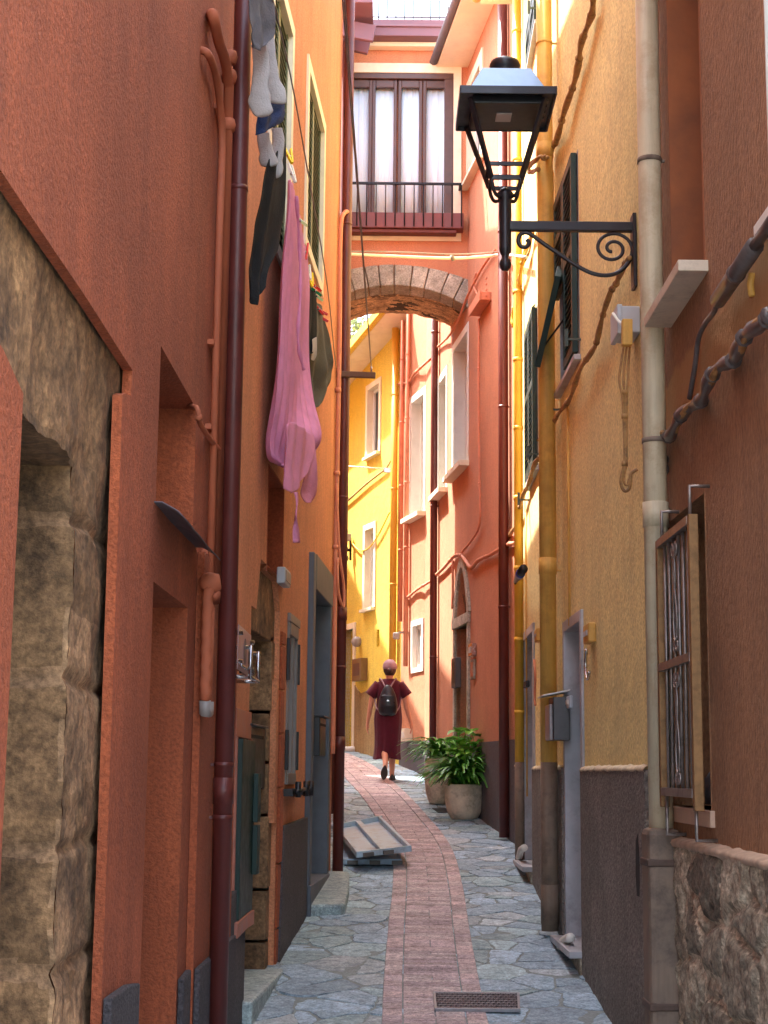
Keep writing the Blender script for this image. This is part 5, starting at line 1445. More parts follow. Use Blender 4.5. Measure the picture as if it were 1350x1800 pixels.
wthing('intercom', WR2, ((943, 1104), (939, 1130)), .05, ochpipe, 'small intercom beside the far marble door frame', 'intercom', greypl)
wthing('doorbell', WR2, ((1000, 1222), (995, 1246)), .03, greypl, 'white doorbell plate between the mailbox and the marble door frame', 'doorbell', white)
wthing('number_plate', WR2, ((924, 1196), (920, 1210)), .04, blackp, 'little black plate left of the far marble door', 'plate', black)
def cleat(pix, lab, mat=steel):
    p = WR2.W(*pix[0], .02); t = thing('key_hook', p, lab, 'hook'); m = MB(); m.tube(smooth_path([WR2.W(a, b, .03) for a, b in pix], 4), .011, 7); part('hook', m, mat, t)
cleat([(1031, 1142), (1029, 1165), (1031, 1190), (1034, 1192), (1035, 1180)], 'curved metal hook under the near intercom')
cleat([(939, 1160), (941, 1190), (940, 1220), (941, 1240)], 'reddish cord ornament by the far marble door', salpipe)
for pix, lab in ((((1003, 1648), (990, 1655), (986, 1668), (984, 1680)), 'white elbow pipe by the step of the near marble door'), (((922, 1490), (916, 1494), (913, 1505), (911, 1512)), 'white elbow pipe by the step of the far marble door')):
    m = MB(); pts = smooth_path([WR2.W(a, b, .07) for a, b in pix], 5); m.tube(pts, .032, 10); single('waste_pipe', m, white, lab, 'pipe')
t = thing('spotlight', WR2.W(918, 1005, .12), 'little blue and black spotlight clipped to the yellow pipe', 'spotlight')
a = WR2.W(906, 1022, .1); b = WR2.W(920, 1000, .24)
m = MB(); m.tube([a, a.lerp(b, .4), b], [.02, .032, .036], 12); part('head', m, blackp, t)
m = MB(); m.tube([a.lerp(b, .55), a.lerp(b, .75)], .04, 12); part('ring', m, plain('blue_ring', rgb(40, 70, 170), .4), t)
m = MB(); m.tube([WR2.W(906, 1010, .05), WR2.W(907, 1034, .08), a], .012, 8); part('clamp', m, black, t)
q = rr(WR3, (852, 512), (833, 556), .08)
t = thing('junction_box', WR3.P(q[0], 0, q[2]), 'salmon painted junction box beside the bridge arch', 'junction box')
m = MB(); m.wbox(WR3, q[0], q[1], .002, .13, q[2], q[3]); part('case', m, salpipe, t, bevel=.01)
m = MB(); m.wbox(WR3, q[0] - .01, q[1] + .01, .13, .145, q[2] - .01, q[3] + .01)
for k in range(4): m.tube([WR3.P(q[0] - .012, .06, q[2] + .05 + k * .07), WR3.P(q[0] + .02, .06, q[2] + .05 + k * .07)], .012, 8)
part('cover', m, salpipe, t, bevel=.004)
t, q = wthing('mailbox', WR3, ((800, 1155), (793, 1210)), .08, plain('grey_steel', rgb(96, 90, 90), .5, .4), 'flat grey mailbox left of the pointed doorway', 'mailbox', black)
wthing('intercom', WR3, ((829, 1130), (823, 1155)), .06, steel, 'steel intercom right of the pointed doorway', 'intercom', greypl)
wthing('notice_frame', WR3, ((832, 1158), (827, 1195)), .03, greystone, 'small framed notice below the steel intercom', 'notice', salmon)
wthing('mailbox', WY, ((634, 1156), (618, 1198)), .12, plain('brown_mailbox', rgb(130, 104, 70), .5, .3), 'brown mailbox on the yellow wall beside the pale door', 'mailbox', brownwood)
t = thing('wall_lamp', WY.W(630, 1130), 'round lamp beside the brown mailbox on the yellow wall', 'lamp'); m = MB(); p = WY.W(627, 1128, .06); m.lathe([(.02, -.06), (.08, -.04), (.09, 0), (.08, .04), (.02, .06)], p, 14, M=Matrix.Rotation(R(90), 3, 'X')); part('shade', m, cable_g, t)
t = thing('security_light', WR3.W(700, 1120, .1), 'small grey floodlight at the corner of the salmon terrace', 'lamp')
p = WR3.W(706, 1118, .1); m = MB(); m.box(p + Vector((-.08, 0, 0)), (.10, .12, .10)); part('head', m, cable_g, t, bevel=.02); m = MB(); m.bar(p + Vector((-.05, 0, .05)), p + Vector((.1, 0, .06)), .03, .03); part('bracket', m, cable_g, t)
t, q = wthing('meter_box', WR3, ((712, 1280), (703, 1303)), .12, cream, 'low cream service box at the end of the salmon terrace', 'electric box', white)

# ---------------------------------------------------------------- things over the alley
CL = 5.40
def lineat(px, py, z): # point at given height on a pixel ray
    d = ray(px, py); t = (z - CZ) / d[2]; return Vector((d[0] * t, d[1] * t, z))
rA = [lineat(470, -40, CL), lineat(510, 130, CL), lineat(539, 290, CL), lineat(575, 500, CL), lineat(590, 640, CL)]
barY = lineat(592, 655, CL).y
bl_, br_ = at(588, 657, barY), at(660, 660, barY)
t = thing('pulley_bar', bl_, 'weathered wooden arm with pulleys sticking out from the corner of the salmon house', 'clothesline arm')
m = MB(); m.bar(bl_ - Vector((.06, 0, 0)), br_, .05, .055); part('arm', m, oldwood, t, bevel=.006)
for p in (bl_ + Vector((.05, 0, .05)), br_ + Vector((-.04, 0, .06))):
    m = MB(); m.lathe([(.03, -.01), (.02, 0), (.03, .01)], p, 14, M=Matrix.Rotation(R(90), 3, 'Y')); m.tube([p - Vector((0, 0, .06)), p + Vector((0, 0, .02))], .006, 6); part('pulley', m, steel, t)
for dz, px0, nm, lab in ((0, 603, 'clothesline', 'grey rope running from the wooden arm towards the camera over the middle of the alley'), (.09, 607, 'clothesline', 'second grey rope just above the one over the middle of the alley')):
    z = CL + .07 + dz; far = br_ + Vector((-.04, 0, .06 + dz * .4)); near = lineat(px0, 2, z); nn = near + (near - far) * .6; nn.z = z
    pts = [far + (nn - far) * (k / 14) for k in range(15)]
    m = MB(); m.tube(pts, .0045, 5); single(nm, m, rope, lab, 'rope', group='clothesline ropes over the alley')
m = MB(); m.tube(smooth_path([rA[0] + (rA[0] - rA[1]) * .8] + rA + [bl_ + Vector((.05, 0, .08))], 4), .0045, 5); single('clothesline', m, rope, 'rope along the left wall that carries the pink robe and the pegs', 'rope', group='clothesline ropes over the alley')
# cable conduit across the alley
pl_ = WL.P(WL.L - .06, .1, WL.hit(590, 447)[1]); pm = at(800, 453, 16.2); pr = WR3.W(884, 448, .05)
pl_ = at(588, 445, 15.0); m = MB(); m.tube(smooth_path([pl_, at(680, 450, 15.6), at(790, 454, 16.2), at(850, 451, 16.6), pr, WR2.W(925, 452, .08)], 6), .016, 8)
t = thing('crossing_cable', pl_, 'white conduit slung straight across the alley in front of the arch', 'cable'); part('tube', m, plain('pale_conduit', rgb(220, 204, 188), .6, 0, .08, 9), t)
m = MB(); m.tube(smooth_path([pl_ + Vector((0, 0, .02)), at(700, 443, 15.7), at(800, 447, 16.2), pr + Vector((0, 0, .04))], 6), .007, 6); m.tube([at(794, 448, 16.2), at(797, 458, 16.2)], .02, 8); part('wire', m, rope, t)
# aerial and old lamp arm by the yellow house
t = thing('aerial', at(680, 824, 24.6), 'thin white aerial sticking out beside the yellow wall', 'aerial')
a, b = at(590, 818, 24.8), at(686, 825, 24.8)
m = MB(); m.tube([a, b], .012, 6); part('boom', m, white, t)
for k in range(9):
    p = a.lerp(b, .3 + .07 * k); m = MB(); m.tube([p - Vector((0, .08, .01)), p + Vector((0, .08, .01))], .006, 5); part('element', m, cable_g, t)
m = MB(); m.box(b + Vector((-.03, 0, -.02)), (.14, .06, .08)); m.tube([b, WY.W(695, 822, 0)], .014, 6); part('mount', m, steel, t, bevel=.01)
t = thing('lamp_arm', at(616, 968, 26.3), 'dark iron scroll bracket with a white box on the edge of the yellow wall', 'bracket')
yy = 26.6; m = MB(); m.tube([at(588, 967, yy), at(617, 967, yy)], .025, 8); m.tube([at(616, 945, yy), at(616, 985, yy)], .02, 8); m.tube(smooth_path([at(598, 970, yy), at(598, 982, yy), at(606, 988, yy), at(612, 982, yy), at(608, 974, yy)], 4), .012, 6)
part('bracket', m, black, t)
m = MB(); m.box(at(611, 945, yy), (.12, .08, .12)); m.tube(smooth_path([at(608, 920, yy), at(611, 935, yy), at(607, 955, yy), at(612, 965, yy)], 4), .012, 6); part('box', m, cable_g, t, bevel=.01)
t = thing('roof_lamp', at(605, 690, 27), 'small grey floodlight under the eave at the far end of the yellow house', 'lamp')
m = MB(); m.box(at(602, 692, 27), (.2, .1, .12)); part('head', m, cable_g, t, bevel=.02); m = MB(); m.bar(at(604, 686, 27), at(604, 676, 27), .02, .02); part('stem', m, cable_g, t)

# roof garden on the yellow house and behind
def leafcloud(mb, c, rad, n, size, rg, flat=.7):
    for _ in range(n):
        d = Vector((rg.gauss(0, 1), rg.gauss(0, 1), rg.gauss(0, 1))); d.normalize(); p = Vector(c) + Vector((d.x * rad[0], d.y * rad[1], d.z * rad[2])) * rg.uniform(.35, 1) ** .6
        if noise.noise(p * 3.1) < -.18: continue
        a = Vector((rg.gauss(0, 1), rg.gauss(0, 1), rg.gauss(0, .6))).normalized(); b = a.cross(Vector((rg.gauss(0, 1), rg.gauss(0, 1), rg.gauss(0, 1)))).normalized(); s = size * rg.uniform(.6, 1.3)
        t = rg.random()
        mb.add([p - a * s, p + b * s * .45, p + a * s, p - b * s * .45], [(0, 1, 2, 3)], col=(t, t, t))
rg = random.Random(31)
for px, py, D, r_, lab in ((604, 622, 28.3, .45, 'leafy shrub at the far edge of the yellow roof terrace'), (624, 592, 28.6, .42, 'loose pale shrub behind the yellow roof railing')):
    c = at(px, py, D); m = MB(); leafcloud(m, c, (r_, r_, r_ * 1.0), 900, .05, rg)
    t = thing('roof_shrub', c - Vector((0, 0, r_)), lab, 'shrub'); part('foliage', m, leaf3, t)
    m = MB()
    for k in range(5): m.tube([c - Vector((0, 0, r_ * 1.1)), c + Vector((rg.uniform(-.3, .3), rg.uniform(-.3, .3), rg.uniform(-.2, .4)))], [.02, .006], 5)
    part('stems', m, oldwood, t)
# ================================================================ laundry
def P3(px, py, D): return at(px, py, D)
def lerp_row(row, n):
    return smooth_path(row, max(1, n // (len(row) - 1)))
def garment(nm, rows, mat, lab, cat, nu=24, vsub=5, fold=.012, ff=7, seed=0, group=None, thick=.004):
    """rows of control points, top to bottom; each a point of a real hanging sheet"""
    R_ = [lerp_row(r, nu) for r in rows]; n = min(len(r) for r in R_); R_ = [r[:n] for r in R_]
    cols = [smooth_path([r[i] for r in R_], vsub) for i in range(n)]
    nrow = len(cols[0]); grid = []
    for j in range(nrow):
        v = j / (nrow - 1); r = []
        for i in range(n):
            u = i / (n - 1); p = cols[i][j]
            a = cols[min(i + 1, n - 1)][j] - cols[max(0, i - 1)][j]; nn = a.cross(Vector((0, 0, 1)))
            nn = nn.normalized() if nn.length > 1e-6 else Vector((1, 0, 0))
            w = math.sin(u * ff * 6.283 + seed + 1.5 * noise.noise(Vector((u * 3, v * 2, seed)))) * fold * (.35 + .65 * min(1, v * 1.6))
            w += noise.noise(Vector((u * 6, v * 5, seed * 3.1))) * fold * .9
            r.append(p + nn * w)
        grid.append(r)
    m = MB(); m.grid(grid)
    off = max(m.v, key=lambda q: q.z).copy()
    t = thing(nm, off, lab, cat, group); part('cloth', m, mat, t, solid=thick, sub=1); return t
pink = cloth('pink_towelling', rgb(214, 138, 172), 0)
blackc = cloth('black_jersey', rgb(14, 14, 16), 0)
greyc = cloth('striped_grey_cotton', rgb(90, 86, 90), .05)
offw = cloth('greyish_white_cotton', rgb(186, 178, 172), .1)
navy = cloth('navy_cotton', rgb(22, 44, 84), 0)
olive = cloth('olive_cotton', rgb(84, 78, 62), .05)
# pink bathrobe: long body, then the turned-out lower part
garment('pink_robe', [
    [P3(507, 322, 9.7), P3(511, 316, 9.9), P3(518, 340, 10.3), P3(530, 400, 10.9), P3(538, 452, 11.5)],
    [P3(501, 400, 9.7), P3(512, 420, 10.0), P3(522, 440, 10.4), P3(532, 470, 10.9), P3(541, 490, 11.5)],
    [P3(492, 520, 9.7), P3(507, 530, 10.0), P3(518, 535, 10.4), P3(528, 540, 10.9), P3(542, 545, 11.4)],
    [P3(486, 640, 9.7), P3(502, 645, 10.0), P3(515, 648, 10.4), P3(524, 650, 10.9), P3(541, 640, 11.3)],
    [P3(478, 720, 9.7), P3(496, 725, 10.0), P3(512, 725, 10.4), P3(532, 720, 10.8), P3(546, 700, 11.2)],
    [P3(473, 775, 9.7), P3(490, 785, 10.0), P3(512, 790, 10.3), P3(540, 770, 10.6), P3(559, 762, 11.0)],
    [P3(472, 800, 9.7), P3(488, 810, 10.0), P3(508, 820, 10.3), P3(535, 800, 10.6), P3(552, 790, 11.0)],
    [P3(480, 812, 9.8), P3(492, 817, 10.0), P3(508, 822, 10.2), P3(530, 812, 10.5), P3(545, 806, 10.8)]],
    pink, 'long pink towelling bathrobe hanging in folds from the clothesline', 'bathrobe', nu=56, vsub=7, fold=.022, ff=9, seed=1, thick=.008)
tr = [o for o in bpy.data.objects if o.name == 'pink_robe'][0]
for rows in ([[P3(503, 745, 9.6), P3(515, 742, 9.8), P3(530, 750, 10.1), P3(545, 762, 10.5)],
              [P3(500, 800, 9.6), P3(512, 805, 9.8), P3(528, 805, 10.1), P3(552, 800, 10.5)],
              [P3(500, 858, 9.6), P3(514, 868, 9.8), P3(528, 850, 10.1), P3(545, 820, 10.4)]],
             [[P3(540, 770, 10.4), P3(550, 760, 10.7)], [P3(534, 830, 10.4), P3(555, 830, 10.7)], [P3(530, 866, 10.4), P3(557, 868, 10.8)], [P3(540, 884, 10.5), P3(548, 884, 10.7)]]):
    Rr = [smooth_path(r, 6) for r in rows]; n = min(map(len, Rr)); cols = [smooth_path([r[i] for r in Rr], 6) for i in range(n)]
    g = [[cols[i][j] + Vector((.012 * math.sin(i * 1.1 + j * .3), 0, 0)) for i in range(n)] for j in range(len(cols[0]))]
    m = MB(); m.grid(g); part('panel', m, pink, tr, solid=.008, sub=1)
m = MB(); a = [P3(517, 865, 9.8), P3(521, 882, 9.8), P3(519, 905, 9.8), P3(515, 930, 9.8), P3(515, 954, 9.8)]; b = [P3(523, 865, 9.85), P3(524, 882, 9.85), P3(521, 905, 9.75), P3(525, 930, 9.85), P3(527, 954, 9.85)]
sa, sb = smooth_path(a, 4), smooth_path(b, 4); m.grid([[p, q] for p, q in zip(sa, sb)]); part('belt', m, pink, tr, solid=.006)
# loose-edged fringe side of the robe
m = MB(); m.tube(smooth_path([P3(521, 345, 9.8), P3(527, 440, 10.0), P3(528, 520, 10.0), P3(524, 600, 10.0), P3(534, 650, 10.1)], 8), [.012 + .004 * math.sin(i) for i in range(33)], 7); part('seam', m, pink, tr)
garment('black_trousers', [
    [P3(470, 285, 8.2), P3(485, 270, 8.4), P3(500, 250, 8.7)],
    [P3(458, 340, 8.2), P3(478, 335, 8.4), P3(500, 320, 8.7)],
    [P3(444, 395, 8.2), P3(468, 400, 8.4), P3(492, 395, 8.7)],
    [P3(438, 450, 8.2), P3(458, 452, 8.35), P3(484, 440, 8.6)],
    [P3(438, 490, 8.2), P3(452, 492, 8.3), P3(470, 470, 8.45)],
    [P3(438, 525, 8.2), P3(450, 537, 8.25), P3(463, 505, 8.35)]], blackc, 'long black trousers hanging in front of the beige window panel', 'trousers', fold=.015, ff=2, seed=2)
garment('grey_shirt', [
    [P3(441, -30, 7.0), P3(460, -20, 7.2), P3(478, -10, 7.4)],
    [P3(440, 20, 7.0), P3(458, 25, 7.2), P3(482, 40, 7.4)],
    [P3(443, 55, 7.0), P3(460, 70, 7.2), P3(480, 60, 7.4)],
    [P3(446, 82, 7.05), P3(455, 90, 7.15), P3(468, 72, 7.3)]], greyc, 'striped grey shirt, topmost piece of washing at the top of the photo', 'shirt', fold=.012, ff=2, seed=3)
def sock(nm, pts, rad, mat, lab, cat='sock', group=None):
    t = thing(nm, pts[0], lab, cat, group); p = smooth_path(pts, 9); n = len(p)
    r = [rad * (.72 + .22 * (i / (n - 1)) + .16 * math.sin(max(0, i / (n - 1) - .55) * 7)) for i in range(n)]; r[-1] *= .35; r[-2] *= .75; r[-3] *= .92
    m = MB(); base = len(m.v); m.tube(p, r, 12)
    for sg_ in (0,):
        pass
    for k in range(base, len(m.v)):
        i = (k - base) // 12; c = p[i]; d = m.v[k] - c; m.v[k] = c + Vector((d.x, d.y * .3, d.z)) * (1 + .22 * noise.noise(m.v[k] * 22)) + Vector((1, .4, 0)) * noise.noise(c * 5) * rad * .5
    part('cloth', m, mat, t); return t
G = 'greyish white socks on the clothesline'
sock('hanging_sock', [P3(452, 78, 7.4), P3(455, 110, 7.4), P3(458, 150, 7.4), P3(459, 175, 7.4), P3(464, 205, 7.4)], .052, offw, 'greyish white sock with a brown heel just below the striped shirt, left one', 'sock', G)
sock('hanging_sock', [P3(468, 60, 7.7), P3(474, 100, 7.7), P3(480, 140, 7.7), P3(486, 165, 7.7), P3(484, 182, 7.7)], .048, offw, 'whiter sock to the right of the one with the brown heel', 'sock', G)
sock('hanging_sock', [P3(462, 235, 8.3), P3(466, 255, 8.3), P3(470, 275, 8.3), P3(472, 293, 8.3)], .046, offw, 'short greyish sock hanging below the navy cloth', 'sock', G)
sock('hanging_sock', [P3(484, 225, 8.5), P3(485, 250, 8.5), P3(484, 280, 8.5), P3(486, 314, 8.5)], .045, offw, 'longest greyish sock hanging below the navy cloth in front of the black trousers', 'sock', G)
garment('navy_cloth', [
    [P3(460, 185, 8.0), P3(478, 178, 8.15), P3(499, 165, 8.4)],
    [P3(456, 205, 8.0), P3(476, 205, 8.15), P3(502, 190, 8.4)],
    [P3(450, 238, 8.0), P3(472, 230, 8.1), P3(501, 210, 8.4)]], navy, 'navy blue cloth hanging between the two groups of socks', 'cloth', fold=.01, ff=2, seed=4)
garment('black_shirt', [
    [P3(541, 508, 12.0), P3(548, 505, 12.2), P3(556, 512, 12.4)],
    [P3(540, 560, 12.0), P3(549, 560, 12.2), P3(558, 570, 12.4)],
    [P3(539, 600, 12.0), P3(546, 612, 12.2), P3(556, 600, 12.4)],
    [P3(539, 620, 12.0), P3(544, 625, 12.1), P3(552, 612, 12.3)]], blackc, 'black shirt pegged right behind the pink robe', 'shirt', fold=.012, ff=2, seed=5)
garment('olive_shorts', [
    [P3(553, 530, 12.5), P3(560, 532, 12.7), P3(566, 545, 13.0)],
    [P3(548, 600, 12.4), P3(562, 600, 12.7), P3(578, 600, 13.0)],
    [P3(540, 645, 12.4), P3(560, 650, 12.7), P3(586, 640, 13.0)],
    [P3(539, 690, 12.4), P3(556, 690, 12.7), P3(585, 668, 13.0)],
    [P3(546, 712, 12.4), P3(556, 716, 12.6), P3(572, 690, 12.9)]], olive, 'crumpled olive shorts hanging beyond the black shirt', 'shorts', fold=.03, ff=2, seed=6)
garment('pale_tag_cloth', [[P3(549, 596, 12.2), P3(556, 592, 12.3)], [P3(548, 618, 12.2), P3(556, 622, 12.3)], [P3(546, 632, 12.2), P3(551, 634, 12.3)]], offw, 'small pale cloth tucked between the black shirt and the olive shorts', 'cloth', nu=8, fold=.005, ff=1, seed=7)
garment('pale_tag_cloth', [[P3(574, 600, 13.1), P3(582, 604, 13.2)], [P3(573, 610, 13.1), P3(582, 612, 13.2)]], offw, 'pale label flapping at the right edge of the olive shorts', 'cloth', nu=8, fold=.004, ff=1, seed=8)
# pegs
def peg(p, mat, lab, rz, tilt, size=1.0):
    t = thing('clothes_peg', p, lab, 'clothes peg', 'clothes pegs on the line')
    t.rotation_euler = (R(tilt), 0, R(rz)); t.scale = (size,) * 3
    o = Vector(p)
    for sg in (-1, 1):
        m = MB(); m.add([o + Vector(v) for v in ((sg * .004, -.006, -.035), (sg * .004, .006, -.035), (sg * .011, .006, 0), (sg * .011, -.006, 0), (sg * .017, .006, .05), (sg * .017, -.006, .05), (sg * .010, .006, .05), (sg * .010, -.006, .05), (sg * .003, .006, 0), (sg * .003, -.006, 0), (0, -.006, -.035), (0, .006, -.035))],
            [(0, 1, 2, 3), (3, 2, 4, 5), (5, 4, 6, 7), (7, 6, 8, 9), (9, 8, 11, 10), (10, 11, 1, 0), (0, 3, 9, 10), (3, 5, 7, 9), (1, 11, 8, 2), (2, 8, 6, 4)])
        part('jaw', m, mat, t)
    m = MB(); m.tube([o + Vector((-.012, 0, .002)), o + Vector((.012, 0, .002))], .006, 8); part('spring', m, steel, t)
pc = {n: plain(n + '_peg_plastic', c, .4, 0, .05, 20) for n, c in (('yellow', rgb(236, 210, 20)), ('red', rgb(210, 34, 30)), ('green', rgb(20, 130, 80)), ('white', rgb(226, 230, 224)), ('lime', rgb(196, 214, 150)))}
for px, py, c, lab, rz, tl in ((510, 276, 'yellow', 'yellow peg above the black trousers', 30, -30), (515, 308, 'white', 'white peg at the top of the pink robe', 60, -20), (531, 390, 'lime', 'pale green peg halfway along the pink robe', 60, -50),
                            (537, 444, 'red', 'red peg at the far end of the pink robe', 20, -10), (543, 480, 'white', 'white peg between the pink robe and the black shirt', 40, -20), (547, 494, 'yellow', 'yellow peg on the black shirt', 30, -20),
                            (556, 505, 'red', 'red peg pointing right above the black shirt', 70, -50), (556, 513, 'green', 'dark green peg next to the black shirt', 70, -50), (559, 522, 'lime', 'pale green peg below the dark green one', 70, -50),
                            (562, 545, 'red', 'red peg at the top of the olive shorts', 70, -40), (566, 548, 'red', 'red peg just right of the one on the olive shorts', 80, -60), (567, 560, 'red', 'lowest red peg on the olive shorts', 80, -60)):
    d = ray(px, py); p = lineat(px, py, CL)
    peg(p, pc[c], lab, rz, tl, 1.6)

# ================================================================ metal panels lying on the paving
def tray(corn, h, lab, tilt=(0, 0), rail=True, hinges=0, lift=0.0, seed=0):
    """corn: four ground points (near-left, near-right, far-right, far-left)"""
    A, B, C_, D_ = [Vector(c) for c in corn]
    t = thing('metal_cover', (A + C_) / 2, lab, 'metal panel')
    up = (B - A).cross(D_ - A).normalized(); A, B, C_, D_ = [q + up * lift for q in (A, B, C_, D_)]
    m = MB(); m.prism([A, B, C_, D_], up * .004); part('sheet', m, galv, t)
    m = MB(); q = [A, B, C_, D_]
    ctr = (A + B + C_ + D_) / 4
    for i in range(4):
        a, b = q[i], q[(i + 1) % 4]; d = (b - a).normalized(); n_ = up.cross(d)
        e0 = 0 if i % 2 == 0 else .034
        m.bar(a + n_ * .016 + up * (.0045 + h / 2) + d * e0, b + n_ * .016 + up * (.0045 + h / 2) - d * e0, .03, h, up=up)
    r = part('rim', m, galv, t, bevel=.003)
    if rail:
        m = MB(); a = A.lerp(B, .5); b = D_.lerp(C_, .5); d = (b - a).normalized(); m.bar(a + d * .035 + up * (.005 + h * .45), b - d * .035 + up * (.005 + h * .45), .06, h * .9, up=up); part('rib', m, galv, t, bevel=.003)
    d = (B - A).normalized(); n_ = (A - D_).normalized()
    for k in range(hinges):
        p = A.lerp(B, .12 + .36 * k); m = MB(); m.bar(p + n_ * .012 + up * .02, p + n_ * .012 + up * .02 + d * .10, .03, .035, up=up); part('hinge', m, plain('dull_steel%d%d' % (k, seed), rgb(110, 108, 104), .5, .5), t)
    return t
g = [gnd(597, 1522), gnd(706, 1522), gnd(700, 1478), gnd(585, 1460)]
tray([Vector((p.x, p.y, gz(p.y) + .012)) for p in g], .045, 'lower galvanised hatch cover lying on the paving under the other one', hinges=3, seed=1)
g2 = [(627, 1508), (724, 1497), (669, 1445), (588, 1458)]
hh = .10; pts = []
for (px, py), hz in zip(g2, (.13, .16, .075, .07)):
    d = ray(px, py); best = None
    for i in range(1200, 2400):
        y = i * .01
        if CZ + d[2] / d[1] * y <= gz(y) + hz: best = Vector((d[0] / d[1] * y, y, gz(y) + hz)); break
    pts.append(best)
pl0 = pts[0]; nrm = (pts[1] - pts[0]).cross(pts[3] - pts[0]).normalized(); pts[2] = pts[2] - nrm * (pts[2] - pts[0]).dot(nrm)
tray(pts, .05, 'upper galvanised hatch cover tilted on top of the other', hinges=2, seed=2)

# cast iron grate and drain
def grate(corn, nx, ny, lab, bar=.012):
    A, B, C_, D_ = [Vector(c) for c in corn]
    t = thing('drain_grate', (A + C_) / 2, lab, 'grate')
    up = Vector((0, -.09, 1)).normalized(); m = MB()
    for a, b in ((A, B), (B, C_), (C_, D_), (D_, A)):
        d = (b - a).normalized(); m.bar(a - d * .004 + up * .022, b + d * .004 + up * .022, .016, .02, up=up)
    fm = part('frame', m, plain('worn_iron_frame' + str(len(MATS)), rgb(150, 150, 154), .45, .5, .2, 20), t, bevel=.002)
    m = MB(); m.prism([A + up * .015, B + up * .015, C_ + up * .015, D_ + up * .015], up * .002); part('pit', m, darkin, t)  # pit is a dark sheet standing for shade below the grate
    m = MB()
    for j in range(ny):
        for i in range(nx):
            u = (i + .5 + .5 * (j % 2)) / (nx + .5); v = (j + .5) / ny
            p = A.lerp(B, u).lerp(D_.lerp(C_, u), v); w = (B - A).length / nx * .42; dp = (D_ - A).length / ny * .36
            e = (B - A).normalized(); f = (D_ - A).normalized(); arc = [p + e * w * math.cos(a * math.pi / 6) + f * dp * math.sin(a * math.pi / 6) - f * dp * .3 + up * .024 for a in range(7)]
            m.tube(arc, .0055, 5)
    for j in range(1, ny): m.bar(A.lerp(D_, j / ny) + up * .021, B.lerp(C_, j / ny) + up * .021, .005, .012, up=up)
    part('pattern', m, plain('worn_iron' + str(len(MATS)), rgb(126, 120, 124), .4, .6, .2, 20), t)
a, b, c, d = gnd(766, 1783), gnd(912, 1782), gnd(908, 1754), gnd(763, 1753)
y0, y1 = (a.y + b.y) / 2, (c.y + d.y) / 2
grate([(a.x, y0, gz(y0)), (b.x, y0, gz(y0)), (c.x + .01, y1, gz(y1)), (d.x, y1, gz(y1))], 16, 7, 'patterned cast iron drain grate set across the edge of the brick strip')
a, b, c, d = gnd(770, 1429), gnd(790, 1429), gnd(784, 1422), gnd(760, 1422)
m = MB(); m.prism([Vector((p.x, p.y, gz(p.y) + .003)) for p in (a, b, c, d)], (0, 0, .006))
t = thing('drain_cover', a, 'small dark drain cover in the paving before the plant pots', 'drain'); part('plate', m, plain('blue_black_iron', rgb(40, 48, 62), .4, .4), t)

